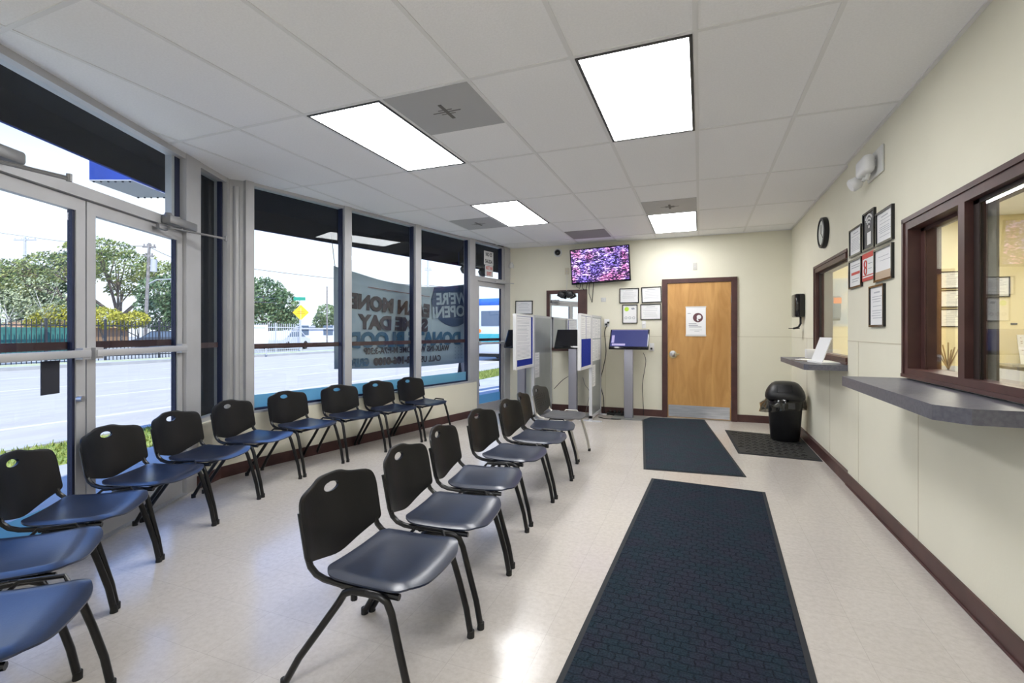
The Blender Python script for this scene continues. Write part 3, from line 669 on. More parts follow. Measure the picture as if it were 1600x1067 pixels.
MB().box(.055, .065, 2.80-(W1[0]+W1[1])/2, 2.87-(W1[0]+W1[1])/2, W1[2]+.055, W1[3]-.065).obj('meeting_stile', mat('stile_grey', (.16, .14, .12), .5), e)
teller('window_8', XR2, W2, [], '', False)
c = MB(); c.prism([(XR, 2.27), (XR, 3.645), (.85, 3.645), (.85, 2.36), (.935, 2.27)], .975, 1.035)
c.obj('counter_shelf', counterM, label='grey laminate counter shelf under the large teller window', cat='counter')
c = MB(); c.prism([(XR2, 4.90), (XR2, 6.30), (.90, 6.30), (.862, 6.26), (.862, 4.94), (.89, 4.905), (XR2, 4.905)][1:], .98, 1.03)
c.obj('counter_shelf', counterM, label='smaller grey counter shelf beside the bin under the farther teller window', cat='counter')
# peeling strip of white caulk along the big window sill
m = MB(); m.tube([(XR-.004+.002*math.sin(k*1.7), 1.95+k*.085, 1.037+.001*(k % 3)) for k in range(20)], [.002+.003*((k*7) % 5)/5 for k in range(20)], 6)
m.obj('caulk_line', offw, label='uneven white caulk line where large counter meets window frame', cat='caulk')
# office lights
OFF = mat('office_diffuser_lit', (.9, .9, .9), .5, emis=(1.0, .93, .78), estr=17)
for (x_, y_, lab) in ((2.5, 3.2, 'lit ceiling panel in the office behind the large teller window'), (2.6, 6.2, 'lit ceiling panel at the back of the office')):
    t_ = thing('ceiling_light', lab, 'ceiling light', (x_, y_, CH), group='recessed ceiling light panels')
    MB().box(-.29, .29, -.58, .58, -.006, 0).obj('diffuser', OFF, t_); m = MB(); m.box(-.305, .305, -.6, -.58, -.01, 0); m.box(-.305, .305, .58, .6, -.01, 0); m.box(-.305, -.29, -.58, .58, -.01, 0); m.box(.29, .305, -.58, .58, -.01, 0); m.obj('frame', whiteP, t_)
# stuff on the small counter
t_ = thing('paper_holder', 'white leaning card holder standing on the farther grey counter', 'sign holder', (1.02, 5.25, 1.03), -1.30)
MB().box(-.10, .10, -.004, .004, 0, .25, M=R(-.35, 'X')).obj('sheet', paper, t_); MB().box(-.10, .10, 0, .10, 0, .006).obj('foot', offw, t_)
t_ = thing('clipboard', 'white papers on a clipboard lying on the farther grey counter', 'clipboard', (1.05, 5.50, 1.03), .5)
MB().box(-.12, .12, -.17, .17, 0, .006).obj('board', mat('board_brown', (.25, .2, .15), .6), t_); MB().box(-.105, .105, -.15, .13, .006, .012, M=R(.02, 'Y')).obj('paper_stack', paper, t_)
MB().rbox(-.04, .04, .13, .165, .006, .022, .004).obj('clip', steel, t_)
m = MB(); m.rbox(-.06, .06, -.05, .05, 0, .10, .006); o = m.obj('tissue_box', whiteP, label='small white box standing by the window frame on the farther counter', cat='box', origin=(0, 0, 0)); o.location = (1.13, 6.02, 1.03)
m = MB(); m.box(-.11, .11, -.15, .15, 0, .012); o = m.obj('paper_stack', paper, label='flat stack of white forms on the near end of the farther counter', cat='papers', origin=(0, 0, 0)); o.location = (1.10, 5.22, 1.03); o.rotation_euler[2] = .2

# office behind the teller windows
OX = XR+t; OX2 = XR2+t
MB().box(OX2, 4.5, .2, BY, -.05, 0).obj('floor_office', mat('office_floor', (.35, .32, .28), .5), kind='structure')
MB().prism([(OX, .2), (4.5, .2), (4.5, BY), (OX2, BY), (OX2, 4.9), (OX, 4.9)], CH, CH+.05).obj('ceiling_office', ceilM, kind='structure')
MB().box(OX2, 4.6, BY, BY+.12, 0, CH).obj('wall_office_back', officeM, kind='structure', origin=(0, 0, 0))
MB().box(4.5, 4.6, .2, BY, 0, CH).obj('wall_office_right', officeM, kind='structure', origin=(0, 0, 0))
MB().box(OX, 4.6, .1, .2, 0, CH).obj('wall_office_front', officeM, kind='structure', origin=(0, 0, 0))
for (x0, x1, z0, z1, lab) in ((2.87, 3.24, 1.87, 2.09, 'wide framed paper on the office wall, topmost of three stacked'), (2.865, 3.26, 1.63, 1.85, 'wide framed certificate on the office wall, middle of three stacked'),
                              (2.865, 3.26, 1.38, 1.61, 'wide framed paper on the office wall, lowest of three stacked'), (2.78, 2.83, 1.50, 1.72, 'narrow framed paper on the office wall left of the stacked three'),
                              (3.33, 3.56, 1.75, 2.0, 'framed grey form on the office wall right of the three stacked'), (3.30, 3.45, 1.51, 1.73, 'small framed white sheet below the grey form on the office wall')):
    picture(((x0+x1)/2, BY, z0), 'B', x1-x0, z1-z0, lab)
m = MB(); m.box(3.57, 3.63, BY-.01, BY, 1.405, 1.425); m.obj('wall_plate', darkM, label='small dark plate on the office wall above the document shelf', cat='wall plate')
t_ = thing('wall_shelf', 'thin grey shelf on a bracket on the office wall behind the big window', 'shelf', (3.85, BY, .90))
MB().box(-.40, .45, -.30, 0, 0, .03).obj('shelf_board', steel, t_); MB().box(-.22, -.17, -.20, 0, -.22, 0).obj('bracket', steel, t_)
t_ = thing('document_rack', 'white handwritten board leaning on the office shelf', 'board', (3.86, BY-.14, .93))
MB().box(-.26, .30, -.006, .006, 0, .36, M=R(-.22, 'X')).obj('board', paper, t_)
rr = random.Random(5); zprint([(x_-.008, x_+rr.uniform(.0, .02), z_, z_+.008) for x_ in [-.23+.045*i for i in range(11)] for z_ in [.03+.022*k for k in range(14)] if rr.random() < .55], mat('brown_script', (.45, .36, .30), .8), t_, -.008).matrix_basis = R(-.22, 'X')
MB().box(.02, .28, -.05, -.045, 0, .20, M=R(-.2, 'X')).obj('loose_sheet', paper, t_)
t_ = thing('wall_map', 'pale coloured wall map seen through the farther teller window', 'map', (2.0, BY, 1.41))
mp_ = mottle(mat('map_print', (.55, .58, .66), .6), (.42, .50, .62), (.66, .64, .64), 5, 3)
MB().box(-.38, .38, -.012, 0, 0, .63).obj('sheet', mp_, t_); m = MB(); m.box(-.39, .39, -.018, 0, -.02, .01); m.box(-.39, .39, -.018, 0, .62, .64); m.obj('rails', offw, t_)
t_ = thing('wall_dispenser', 'grey and blue dispenser on the office wall in front of the map', 'dispenser', (1.70, BY-.02, 1.50))
m = MB(); m.rbox(-.07, .07, -.12, 0, .0, .30, .02); m.obj('housing', mat('dispenser_blue', (.16, .20, .26), .4), t_); m = MB(); m.rbox(-.06, .06, -.11, -.01, -.03, 0, .005); m.obj('base', blackP, t_); MB().box(-.02, .07, -.123, -.12, .2, .28).obj('orange_label', orangeM, t_)
m = MB()
for k in range(7): m.tube([(0, 0, 0), (.02*(k-3), .01*(k % 3), 0.12+.015*(k % 4))], .004, 5)
o = m.obj('paper_sticks', mat('tan_sticks', (.5, .36, .2), .8), label='bunch of thin tan sticks behind the left pane of the large teller window', cat='sticks', origin=(0, 0, 0)); o.location = (1.42, 3.72, 1.09)
MB().box(OX+.005, OX+.45, 1.9, 4.1, 1.05, 1.09).obj('office_desk', counterM, label='grey office worktop just behind the large teller window', cat='worktop')

# ------------------------------------------------------------------ ceiling lights and vents
def light(i, y0, lab, ylen=1.22, z=CH):
    x0 = GX(i)+.014; x1 = GX(i+1)-.014
    t_ = thing('ceiling_light', lab, 'ceiling light', ((x0+x1)/2, y0+ylen/2, z), group='recessed ceiling light panels')
    hw, hl = (x1-x0)/2, ylen/2-.014; m = MB(); f = .016
    for a in ((-hw, hw, -hl, -hl+f), (-hw, hw, hl-f, hl), (-hw, -hw+f, -hl+f, hl-f), (hw-f, hw, -hl+f, hl-f)): m.box(*a, -.008, .001)
    m.obj('frame', mat('light_frame_dark', (.05, .05, .05), .5), t_)
    MB().box(-hw+f, hw-f, -hl+f, hl-f, -.005, .0).obj('diffuser', ledM, t_)
light(0, GY(0), 'large lit ceiling panel right of centre, nearest in view')
light(-3, GY(0), 'lit ceiling panel left of the big perforated vent')
light(-3, GY(2), 'smaller lit ceiling panel farther back near the window wall')
light(0, GY(3), 'small lit ceiling panel at the back above the wood door')
for i, j, lab in ((0, -3, 'added unseen lit ceiling panel just behind the camera position beside the aisle mat'), (-1, -4, 'added unseen lit ceiling panel farthest from the television, near the rear wall')):  # panels out of view, added to help light the room
    light(i, GY(j), lab)
def vent(i, y0, lab, m0, y1=None, cross=True):
    x0 = GX(i)+.014; x1 = GX(i+1)-.014; y1 = y1 or y0+.61
    t_ = thing('ceiling_vent', lab, 'ceiling vent', ((x0+x1)/2, (y0+y1)/2, CH), group='square ceiling vents')
    hw, hl = (x1-x0)/2, (y1-y0)/2-.014
    MB().box(-hw, hw, -hl, hl, -.004, .0).obj('grille', m0, t_)
    if cross:
        m = MB(); m.box(-.10, .10, -.004, .004, -.006, -.004); m.box(-.012, .012, -.10, .10, -.0062, -.004); m.box(-.05, .05, -.03, -.024, -.006, -.004); m.box(-.05, .05, .024, .03, -.006, -.004); m.obj('damper', ventB, t_)
vent(-2, GY(0), 'large perforated ceiling vent right of the left light panel', ventM)
vent(-4, GY(2)+.61, 'perforated ceiling vent near the window wall beside the far light', ventM)
vent(0, GY(2)+.61, 'perforated ceiling vent directly in front of the far right light', ventM)
vent(-2, GY(3)+.61, 'plain grey ceiling grille above the television', ventD, cross=False)

# ------------------------------------------------------------------ television and back-wall fittings
t_ = thing('television', 'wall television showing scrambled violet picture, tilted slightly', 'television', (-1.478, BY-.001, 2.10))
t_.rotation_euler = (0, -.035, 0)
TM = T(0, -.10, 0) @ R(.10, 'X')
m = MB(); m.rbox(-.475, .475, -.02, .02, 0, .565, .008, M=TM); m.obj('bezel', blackG, t_)
MB().box(-.455, .455, -.0222, -.0202, .03, .548, M=TM).obj('screen', tvM, t_)
m = MB(); m.box(-.15, .15, -.10, 0, .18, .38); m.obj('wall_bracket', blackP, t_)
m = MB()
for (x_, a) in ((-.40, .06), (-.30, .12), (-.20, .30)): m.tube([(x_, -.06, .02), (x_-.01, -.05, -a*.5), (x_+.03, -.015, -a), (x_+.07, -.01, .05)], .005, 6)
m.obj('cables', rubber, t_)
t_ = thing('security_camera', 'small black dome camera under the ceiling on the back wall', 'camera', (-2.215, BY, 2.64))
m = MB(); m.lathe([(0, 0), (.07, 0), (.07, .02), (.05, .03), (0, .03)], M=R(PI/2, 'X')); m.obj('base', offw, t_)
m = MB(); m.lathe([(.05, 0), (.048, .02), (.03, .045), (0, .052)], M=T(0, -.03, 0) @ R(PI/2, 'X')); m.obj('dome', blackG, t_)
def wallplate(x, z, w_, h_, lab, nm='wall_plate', mt=None, plugs=0, cat='wall plate'):
    t_ = thing(nm, lab, cat, (x, BY, z))
    m = MB(); m.rbox(-w_/2, w_/2, -.008, 0, 0, h_, .003); m.obj('plate', mt or offw, t_)
    if plugs:
        m = MB()
        for k in range(plugs): m.rbox(-.02+.03*k, .01+.03*k, -.045, -.008, .02+.03*k, .05+.03*k, .006)
        m.obj('plug', blackP, t_)
    else:
        m = MB(); m.cyl((0, -.008, h_/2), (0, -.012, h_/2), .008); m.obj('screw', steel, t_)
wallplate(-2.061, 2.27, .07, .11, 'cream outlet plate on the back wall left of the television', 'wall_outlet', mat('cream_plate', (.66, .6, .45), .5), cat='outlet')
wallplate(-1.454, 1.80, .08, .07, 'small pale patch plate on the wall right of the mirror')
wallplate(-.07, 2.25, .06, .11, 'small grey sensor plate on the wall above the wood door', mt=mat('grey_plate', (.5, .48, .44), .5))
wallplate(-1.40, 1.40, .08, .12, 'white outlet with two black plugs beside the right partition', 'wall_outlet', whiteP, 2, 'outlet')
wallplate(-.82, 1.37, .06, .12, 'white wall plate with cord just above the lit kiosk screen', 'wall_outlet', whiteP, cat='outlet')
wallplate(-.70, 1.02, .07, .12, 'white outlet with black plug behind the lit kiosk screen', 'wall_outlet', whiteP, 1, 'outlet')
m = MB(WW); m.lathe([(.0, 0), (.04, 0), (.045, .05), (.02, .1), (0, .1)], M=T(4.47, -.05, 2.42)); m.obj('door_sensor', offw, label='small white sensor in the corner beside the exit door transom', cat='sensor')
# mirror with hanging twin lamp
t_ = thing('wall_mirror', 'dark framed mirror on the back wall behind the kiosks', 'mirror', (-2.065, BY, 1.0))
m = MB(); hw = .345
m.box(-hw, hw, -.03, 0, .95, 1.01); m.box(-hw, -hw+.055, -.03, 0, 0, .95); m.box(hw-.15, hw, -.03, 0, 0, .95); m.box(-hw+.05, hw-.15, -.03, 0, 0, .05); m.obj('frame', brownM, t_)
MB().box(-hw+.055, hw-.15, -.012, -.002, .05, .95).obj('mirror_glass', mirM, t_)
t_ = thing('twin_head_lamp', 'small black twin-head lamp hanging on a cord over the mirror', 'lamp', (-2.06, BY-.035, 1.93))
m = MB(); m.rbox(-.10, .10, -.03, 0, .03, .06, .008)
m.obj('bracket', blackP, t_)
for sx, a in ((-.07, .5), (.07, -.4)):
    m = MB(); m.rbox(-.055, .055, -.11, -.02, -.05, .04, .015, M=T(sx, 0, 0) @ R(a, 'Y')); m.obj('lamp_head', blackP, t_)
m = MB(); m.tube([(0, -.01, .05), (.01, -.005, .2), (0, .015, .36)], .003, 5); m.obj('cord', offw, t_)

# ------------------------------------------------------------------ kiosks
def kiosk(x, y, lit, lab, base=True):
    t_ = thing('kiosk', lab, 'touchscreen kiosk', (x, y, 0), 0, 'self-service kiosks')
    m = MB(); m.prism([(-.24, -.13), (.20, -.13), (.30, .18), (-.24, .18)], 0, .014); m.obj('base_plate', mat('plate_grey', (.30, .31, .31), .4, .5), t_)
    m = MB(); m.rbox(-.065, .065, -.03, .05, .014, 1.08, .006); m.obj('post', kioskM, t_)
    M_ = T(0, -.04, 1.055) @ R(-.62, 'X')
    m = MB(); m.rbox(-.295, .295, -.02, .02, 0, .355, .008, M=M_); m.rbox(-.07, .07, .0, .10, .05, .2, .01, M=M_); m.obj('monitor', blackG, t_)
    s_ = MB(); s_.box(-.275, .275, -.0215, -.0202, .035, .34, M=M_); s_.obj('screen', scrM if lit else mat('screen_off', (.006, .006, .008), .18), t_)
    if lit:
        s_ = MB(); s_.box(-.25, -.05, -.0225, -.0215, .05, .085, M=M_); s_.box(-.26, -.22, -.0225, -.0215, .10, .24, M=M_); s_.box(-.275, .275, -.0225, -.0215, .335, .34, M=M_); s_.obj('screen_text', scrT, t_)
    else:
        s_ = MB(); s_.box(-.02, .02, -.0225, -.0215, .012, .02, M=M_); s_.obj('badge', whiteP, t_)
    return t_
kiosk(-1.01, 7.42, True, 'grey post kiosk with lit blue screen nearest the wood door')
kiosk(-1.86, 7.36, False, 'grey post kiosk with dark screen between the two partitions')
kiosk(-2.72, 7.36, False, 'grey post kiosk with dark screen half hidden behind the left partition')

def partition(x, y0, ym, y1, lab, style):
    t_ = thing('partition', lab, 'partition screen', (x, 0, 0), 0, 'kiosk privacy partitions')
    f = .022; H = 1.565
    m = MB()
    m.box(-f, f, ym, ym+.045, 0.01, H); m.box(-f, f, y1-.03, y1, .01, H); m.box(-f, f, ym, y1, H-.03, H); m.box(-f, f, ym, y1, .04, .08)
    m.box(-.16, .16, ym-.01, ym+.05, 0, .012); m.box(-.16, .16, y1-.05, y1, 0, .012)
    m.obj('frame', mat('partition_frame_white', (.62, .63, .66), .4, .2), t_)
    MB().box(-.012, .012, ym+.045, y1-.03, .08, H-.03).obj('silver_panel', silverM, t_)
    zb, zt = .80, 1.565; m = MB()
    m.box(-f, f, y0, y0+.04, zb, zt); m.box(-f, f, ym-.04, ym, zb, zt); m.box(-f, f, y0+.04, ym-.04, zt-.03, zt); m.box(-f, f, y0+.04, ym-.04, zb, zb+.04)
    m.obj('leaf_frame', whiteP, t_)
    MB().box(-.014, .014, y0+.04, ym-.04, zb+.04, zt-.03).obj('blue_pinboard', blueF, t_)
    def sheet(ya, yb, za, zb_, px=.015, nm='pinned_sheet', lines=True):
        s_ = MB(); s_.box(px, px+.002, ya, yb, za, zb_); so_ = s_.obj(nm, paper, t_)
        if lines:
            l_ = MB(); z = zb_-.03; r2 = random.Random(int(za*100)+int(ya*50))
            while z > za+.02:
                l_.box(px+.002, px+.0026, ya+.02, yb-.02-r2.random()*.3*(yb-ya), z, z+.004); z -= r2.choice((.018, .018, .03))
            l_.obj('print', mat('grey_print2', (.45, .45, .5), .8), so_)
    if style == 'L':
        sheet(y0+.045, ym-.12, .93, 1.53)
        sheet(ym+.06, ym+.28, .62, 1.0, .014)
    else:
        sheet(y0+.05, y0+.33, 1.22, 1.53); sheet(y0+.36, ym-.05, 1.22, 1.53)
        for k, (za, zb_) in enumerate(((1.22, 1.52), (.88, 1.20))):
            for q in range(3): sheet(ym+.06+q*.21, ym+.25+q*.21, za, zb_, .014)
        sheet(ym+.06, ym+.28, .50, .82, .014)
    return t_
partition(-1.50, 6.27, 6.98, 7.70, 'white and silver partition with paper sheets left of the lit kiosk', 'R')
partition(-2.33, 6.03, 6.78, 7.70, 'white and silver partition with blue pinboard near the exit door', 'L')

# cables near the kiosks
def cable(pts, lab, r=.005, m_=None):
    P_ = [Vector(p) for p in pts]; out = []
    for i in range(len(P_)-1):
        a = P_[max(i-1, 0)]; b_ = P_[i]; c_ = P_[i+1]; d = P_[min(i+2, len(P_)-1)]
        for k in range(6):
            u = k/6; out.append(.5*((2*b_)+(c_-a)*u+(2*a-5*b_+4*c_-d)*u*u+(3*b_-a-3*c_+d)*u**3))
    out.append(P_[-1]); m = MB(); m.tube(out, r, 6); m.obj('power_cable', m_ or rubber, label=lab, cat='cable', origin=(0, 0, 0))
cable([(-1.39, BY-.045, 1.42), (-1.43, BY-.03, 1.30), (-1.41, BY-.02, 1.0), (-1.45, BY-.02, .75), (-1.50, BY-.025, .5), (-1.45, BY-.02, .25), (-1.42, BY-.04, .008), (-1.25, 7.60, .006), (-1.10, 7.62, .006)], 'long black cord hanging from the two-plug outlet to the floor', .006)
cable([(-.80, 7.47, 1.0), (-.79, BY-.02, .85), (-.84, BY-.02, .5), (-.83, BY-.02, .2), (-.82, BY-.03, .006)], 'thin black cord hanging behind the lit kiosk on its right side', .004)
cable([(-1.72, 7.44, .60), (-1.75, BY-.03, .45), (-1.68, BY-.02, .32), (-1.74, BY-.03, .006)], 'looped cord right of the middle kiosk post', .004, mat('grey_cable', (.25, .25, .23), .6))
cable([(-1.93, 7.42, .62), (-2.1, 7.6, .52), (-2.28, BY-.02, .36)], 'slanting cord between the middle kiosk and the left partition', .005)
cable([(-1.45, 7.35, .006), (-1.30, 7.25, .006), (-1.10, 7.30, .006), (-1.25, 7.45, .006), (-1.0, 7.62, .03)], 'black cord lying loose on the floor by the lit kiosk', .006)
m = MB(); m.rbox(-.16, .16, -.03, .03, 0, .035, .006)
for k in range(4): m.rbox(-.13+k*.07, -.09+k*.07, -.02, .02, .035, .07, .006)
o = m.obj('power_strip', blackP, label='black power strip with plugs on the floor beside the lit kiosk', cat='power strip', origin=(0, 0, 0)); o.location = (-1.22, 7.68, 0); o.rotation_euler[2] = .05

# ------------------------------------------------------------------ floor mats and bin
def fmat(corners, mt, lab, h=.008, nm='floor_mat', edge=.025):
    P_ = [Vector((*c_, 0)) for c_ in corners]; cc = sum(P_, Vector())/4
    a = math.atan2((P_[1]-P_[0]).y, (P_[1]-P_[0]).x)
    t_ = thing(nm, lab, 'floor mat', cc, a); Ri = R(-a, 'Z'); Q = [(Ri @ (p-cc)).to_2d() for p in P_]
    MB().prism([tuple(q) for q in Q], 0, h*.55).obj('rubber_border', matEdge, t_)
    s_ = [(q[0]-math.copysign(edge, q[0]), q[1]-math.copysign(edge, q[1])) for q in Q]
    MB().prism(s_, h*.55, h).obj('pile', mt, t_); return t_, s_
fmat([(-.515, 1.42), (.385, 1.40), (.498, 4.42), (-.405, 4.47)], matA, 'long dark navy ribbed entrance mat in the foreground of the aisle')
fmat([(-.505, 4.74), (.392, 4.82), (.06, 7.72), (-.83, 7.62)], matB, 'slate blue runner mat lying askew in front of the wood door')
t_, s_ = fmat([(.385, 5.73), (1.16, 5.68), (1.165, 6.90), (.31, 7.02)], matC, 'black rubber basket-weave mat under the waste bin', h=.008)
m = MB()
xs = [-.45+.075*i for i in range(13)]; ys = [-.675+.075*k for k in range(19)]
def inside(x_, y_):
    return all((Vector(s_[(q+1) % 4])-Vector(s_[q])).normalized().cross(Vector((x_, y_))-Vector(s_[q])) > .04 for q in range(4))
for i, x_ in enumerate(xs):
    for k, y_ in enumerate(ys):
        if not inside(x_, y_): continue
        if (i+k) % 2: m.box(x_-.03, x_+.03, y_-.012, y_+.012, .008, .012)
        else: m.box(x_-.012, x_+.012, y_-.03, y_+.03, .008, .012)
m.obj('raised_weave', mat('mat_black_raised', (.010, .010, .010), .6), t_)
t_ = thing('waste_bin', 'black plastic waste bin with hooded lid and grey liner bag', 'bin', (.955, 6.60, .009), -.15)
m = MB(); m.lathe([(0, 0), (.145, 0), (.155, .01), (.19, .50), (.195, .53), (.185, .53), (.15, .03), (0, .03)], sy=.82, sx=1.0); m.obj('body', blackP, t_)
# lid: rounded hood
V = []; F = []; n = 32; prof = [(.215, .50), (.22, .53), (.215, .56), (.20, .60), (.17, .655), (.12, .70), (.06, .722), (0.001, .728)]
secs = [(.50, .205, .175, 0), (.525, .215, .185, 0), (.56, .212, .182, 0), (.60, .200, .172, .004), (.645, .175, .150, .018), (.68, .145, .118, .032), (.70, .11, .085, .04), (.708, .05, .04, .045)]
V = []; F = []
for (z_, a_, b_, oy) in secs:
    for k in range(32):
        q = 2*PI*k/32; c_, s_ = math.cos(q), math.sin(q); V.append((a_*math.copysign(abs(c_)**.6, c_), oy+b_*math.copysign(abs(s_)**.6, s_), z_))
for i in range(len(secs)-1):
    for k in range(32): F.append((i*32+k, i*32+(k+1) % 32, (i+1)*32+(k+1) % 32, (i+1)*32+k))
F += [tuple(range(31, -1, -1)), tuple(range((len(secs)-1)*32, len(secs)*32))]
m = MB(); m._add(V, F, True); m.obj('lid', blackP, t_)
m = MB(); m.rbox(-.08, .08, -.012, .0, 0, .10, .005, M=T(0, -.168, .585) @ R(-.42, 'X')); m.obj('flap', blackP, t_)
V = []; F = []; rb = random.Random(2)
for k in range(5):
    for i in range(40):
        a = 2*PI*i/40; r_ = .195+.022*(k > 0)+.02*math.sin(a*9+k)*(k/4)+.05*max(0, math.cos(a-PI*1.02))*(k > 1)*(1+.5*math.sin(a*5)); z = .53-.036*k-.06*max(0, math.cos(a-PI))*(k/4)
        V.append((r_*math.cos(a), r_*.86*math.sin(a), z))
for k in range(4):
    for i in range(40): F.append((k*40+i, k*40+(i+1) % 40, (k+1)*40+(i+1) % 40, (k+1)*40+i))
m = MB(); m._add(V, F, True); o = m.obj('liner_bag', glass('liner_film', (.30, .29, .28), 1.2), t_)
MB().box(.02, .09, -.160, -.154, .40, .47, M=R(.1, 'Z')).obj('sticker', mat('sticker_grey', (.4, .42, .5), .5), t_)

# ------------------------------------------------------------------ chairs
def ring_solid(name, mt, parent, outline, center, hole, fx, thick, nr=9, label=None):
    """star-shaped panel built of rings between a hole (or centre point) and an outline; fx maps (a,b)->3D point and normal"""
    n = len(outline); m = MB(); V = []; F = []
    for side in (0, 1):
        for k in range(nr+1):
            for i in range(n):
                oa, ob_ = outline[i]; s_ = k/nr
                ha, hb = hole(i/n*2*PI, outline[i]) if hole else (center[0]+(oa-center[0])*.03, center[1]+(ob_-center[1])*.03)
                a, b_ = ha+(oa-ha)*s_, hb+(ob_-hb)*s_
                rim = 1 if k < nr else .45
                p, nn = fx(a, b_); V.append(p+nn*(thick*.5*rim*(1 if side == 0 else -1)))
    S = (nr+1)*n
    for k in range(nr):
        for i in range(n):
            j = (i+1) % n
            F.append((k*n+i, k*n+j, (k+1)*n+j, (k+1)*n+i)); F.append((S+k*n+j, S+k*n+i, S+(k+1)*n+i, S+(k+1)*n+j))
    for i in range(n):
        j = (i+1) % n; F.append((nr*n+i, nr*n+j, S+nr*n+j, S+nr*n+i))
        if hole: F.append((j, i, S+i, S+j))
    if not hole: F.append(tuple(range(n))[::-1]); F.append(tuple(range(S, S+n)))
    m._add(V, F, True); return m.obj(name, mt, parent)
def smooth_poly(pts, rad=.03, n=4):
    """rounded closed polygon; returns points"""
    out = []; N_ = len(pts)
    for i in range(N_):
        p = Vector(pts[i]); a = Vector(pts[i-1]); b_ = Vector(pts[(i+1) % N_])
        rr_ = rad if not isinstance(rad, list) else rad[i]
        da = min(rr_, (a-p).length*.48); db = min(rr_, (b_-p).length*.48)
        p0 = p+(a-p).normalized()*da; p1 = p+(b_-p).normalized()*db
        for k in range(n+1):
            u = k/n; out.append(tuple((1-u)**2*p0+2*u*(1-u)*p+u*u*p1))
    return out
def densify(pts, step=.03):
    out = []
    for i in range(len(pts)):
        a = Vector(pts[i]); b_ = Vector(pts[(i+1) % len(pts)]); k = max(1, int((b_-a).length/step))
        for q in range(k): out.append(tuple(a+(b_-a)*q/k))
    return out
def back_pt(y, z):      # backrest surface: reclined, sides wrap forward
    x = -.218-(z-.41)*.19+1.0*y*y
    nrm = Vector((1, -2.0*y, .19)).normalized()
    return Vector((x, y, z)), nrm
def seat_pt(x, y):      # dished seat
    x0 = x-.05
    z = .422+.26*y*y*(.6+.4*math.cos(x0*4))-.008*math.cos(x0*9)
    if x0 > .12: z -= (x0-.12)**2*2.0
    if x0 < -.12: z += (x0+.12)**2*1.5
    r_ = (abs(y)/.235)
    if r_ > .86: z -= (r_-.86)*.07
    return Vector((x, y, z)), Vector((0, -.3*y, 1)).normalized()
def make_chair(lab, grp, variant=0):
    sM, bM, tM = (seatM, backM, tubeM) if variant == 0 else (greyseat, meshM, chromeM)
    t_ = thing('stacking_chair', lab, 'chair', (0, 0, 0), 0, grp)
    ol = smooth_poly([(.262, -.14), (.266, 0), (.262, .14), (.212, .232), (-.09, .222), (-.135, .18), (-.135, -.18), (-.09, -.222), (.212, -.232)], [.05, .08, .05, .04, .04, .03, .03, .04, .04], 4)
    ring_solid('seat', sM, t_, densify(ol, .03), (.06, 0), None, seat_pt, .015, 8)
    ol = smooth_poly([(-.235, .468), (-.12, .430), (0, .398), (.12, .430), (.235, .468), (.238, .65), (.218, .694), (.11, .708), (.065, .727), (-.065, .727), (-.11, .708), (-.218, .694), (-.238, .65)],
                     [.02, .05, .08, .05, .02, .04, .04, .04, .03, .03, .04, .04, .04], 4)
    ol = densify(ol, .025); hc = (0, .672)
    def hole(u, o):
        a = math.atan2(o[1]-hc[1], o[0]-hc[0]); return (hc[0]+.046*math.cos(a), hc[1]+.019*math.sin(a)+.006*abs(math.cos(a)) * (1 if math.sin(a) > 0 else -1)*0)
    ring_solid('backrest', bM, t_, ol, hc, hole, back_pt, .014, 8)
    # upper frame tubes
    f = MB()
    for s_ in (-1, 1):
        y = s_*.212
        f.tube([(-.226, y, .64), (-.206, y, .54), (-.194, y, .48), (-.180, y, .445), (-.153, y, .421), (-.115, y, .409), (-.03, y, .402), (.20, y, .398)], .0120, 8)
    f.tube([(-.04, -.212, .395), (-.04, .212, .395)], .010, 8); f.tube([(.16, -.212, .393), (.16, .212, .393)], .010, 8)
    f.obj('seat_frame', tM, t_)
    # linking bracket at the seat side
    f = MB(); f.tube([(-.02, .236, .415), (0, .252, .437), (.13, .252, .437), (.15, .236, .415)], .008, 8); f.obj('link_bracket', tM, t_)
    for s_ in (-1, 1):
        y = s_*.235
        for q, pts in enumerate(([(.08, y, .404), (.135, y, .402), (.165, y, .388), (.183, y, .35), (.216, y+.006*s_, .24), (.25, y+.008*s_, .12), (.270, y+.008*s_, .012)],
                                 [(.08, y, .404), (.025, y, .402), (-.010, y, .388), (-.035, y, .35), (-.115, y+.006*s_, .24), (-.205, y+.008*s_, .12), (-.270, y+.008*s_, .012)])):
            f = MB(); f.tube(pts, .0135, 10)
            if q == 0: f.cyl((.03, y, .395), (.03, y, .372), .012, seg=8)
            lg = f.obj('leg', tM, t_)
            ex = pts[-1]; g_ = MB(); g_.cyl((ex[0]-.002*(1 if q else -1), ex[1], .03), (ex[0], ex[1], 0), .015, .0165, seg=12); g_.obj('foot_cap', rubber, lg)
    if variant:
        d_ = MB()
        for i in range(9):
            for k in range(7):
                y_, z_ = -.16+.04*i, .48+.025*k
                if z_ > .455+abs(y_)*.4-.0: p, nn = back_pt(y_, z_); d_.box(p.x+.007, p.x+.011, y_-.009, y_+.009, z_-.004, z_+.004)
        d_.obj('slots', blackP, t_)
    return t_
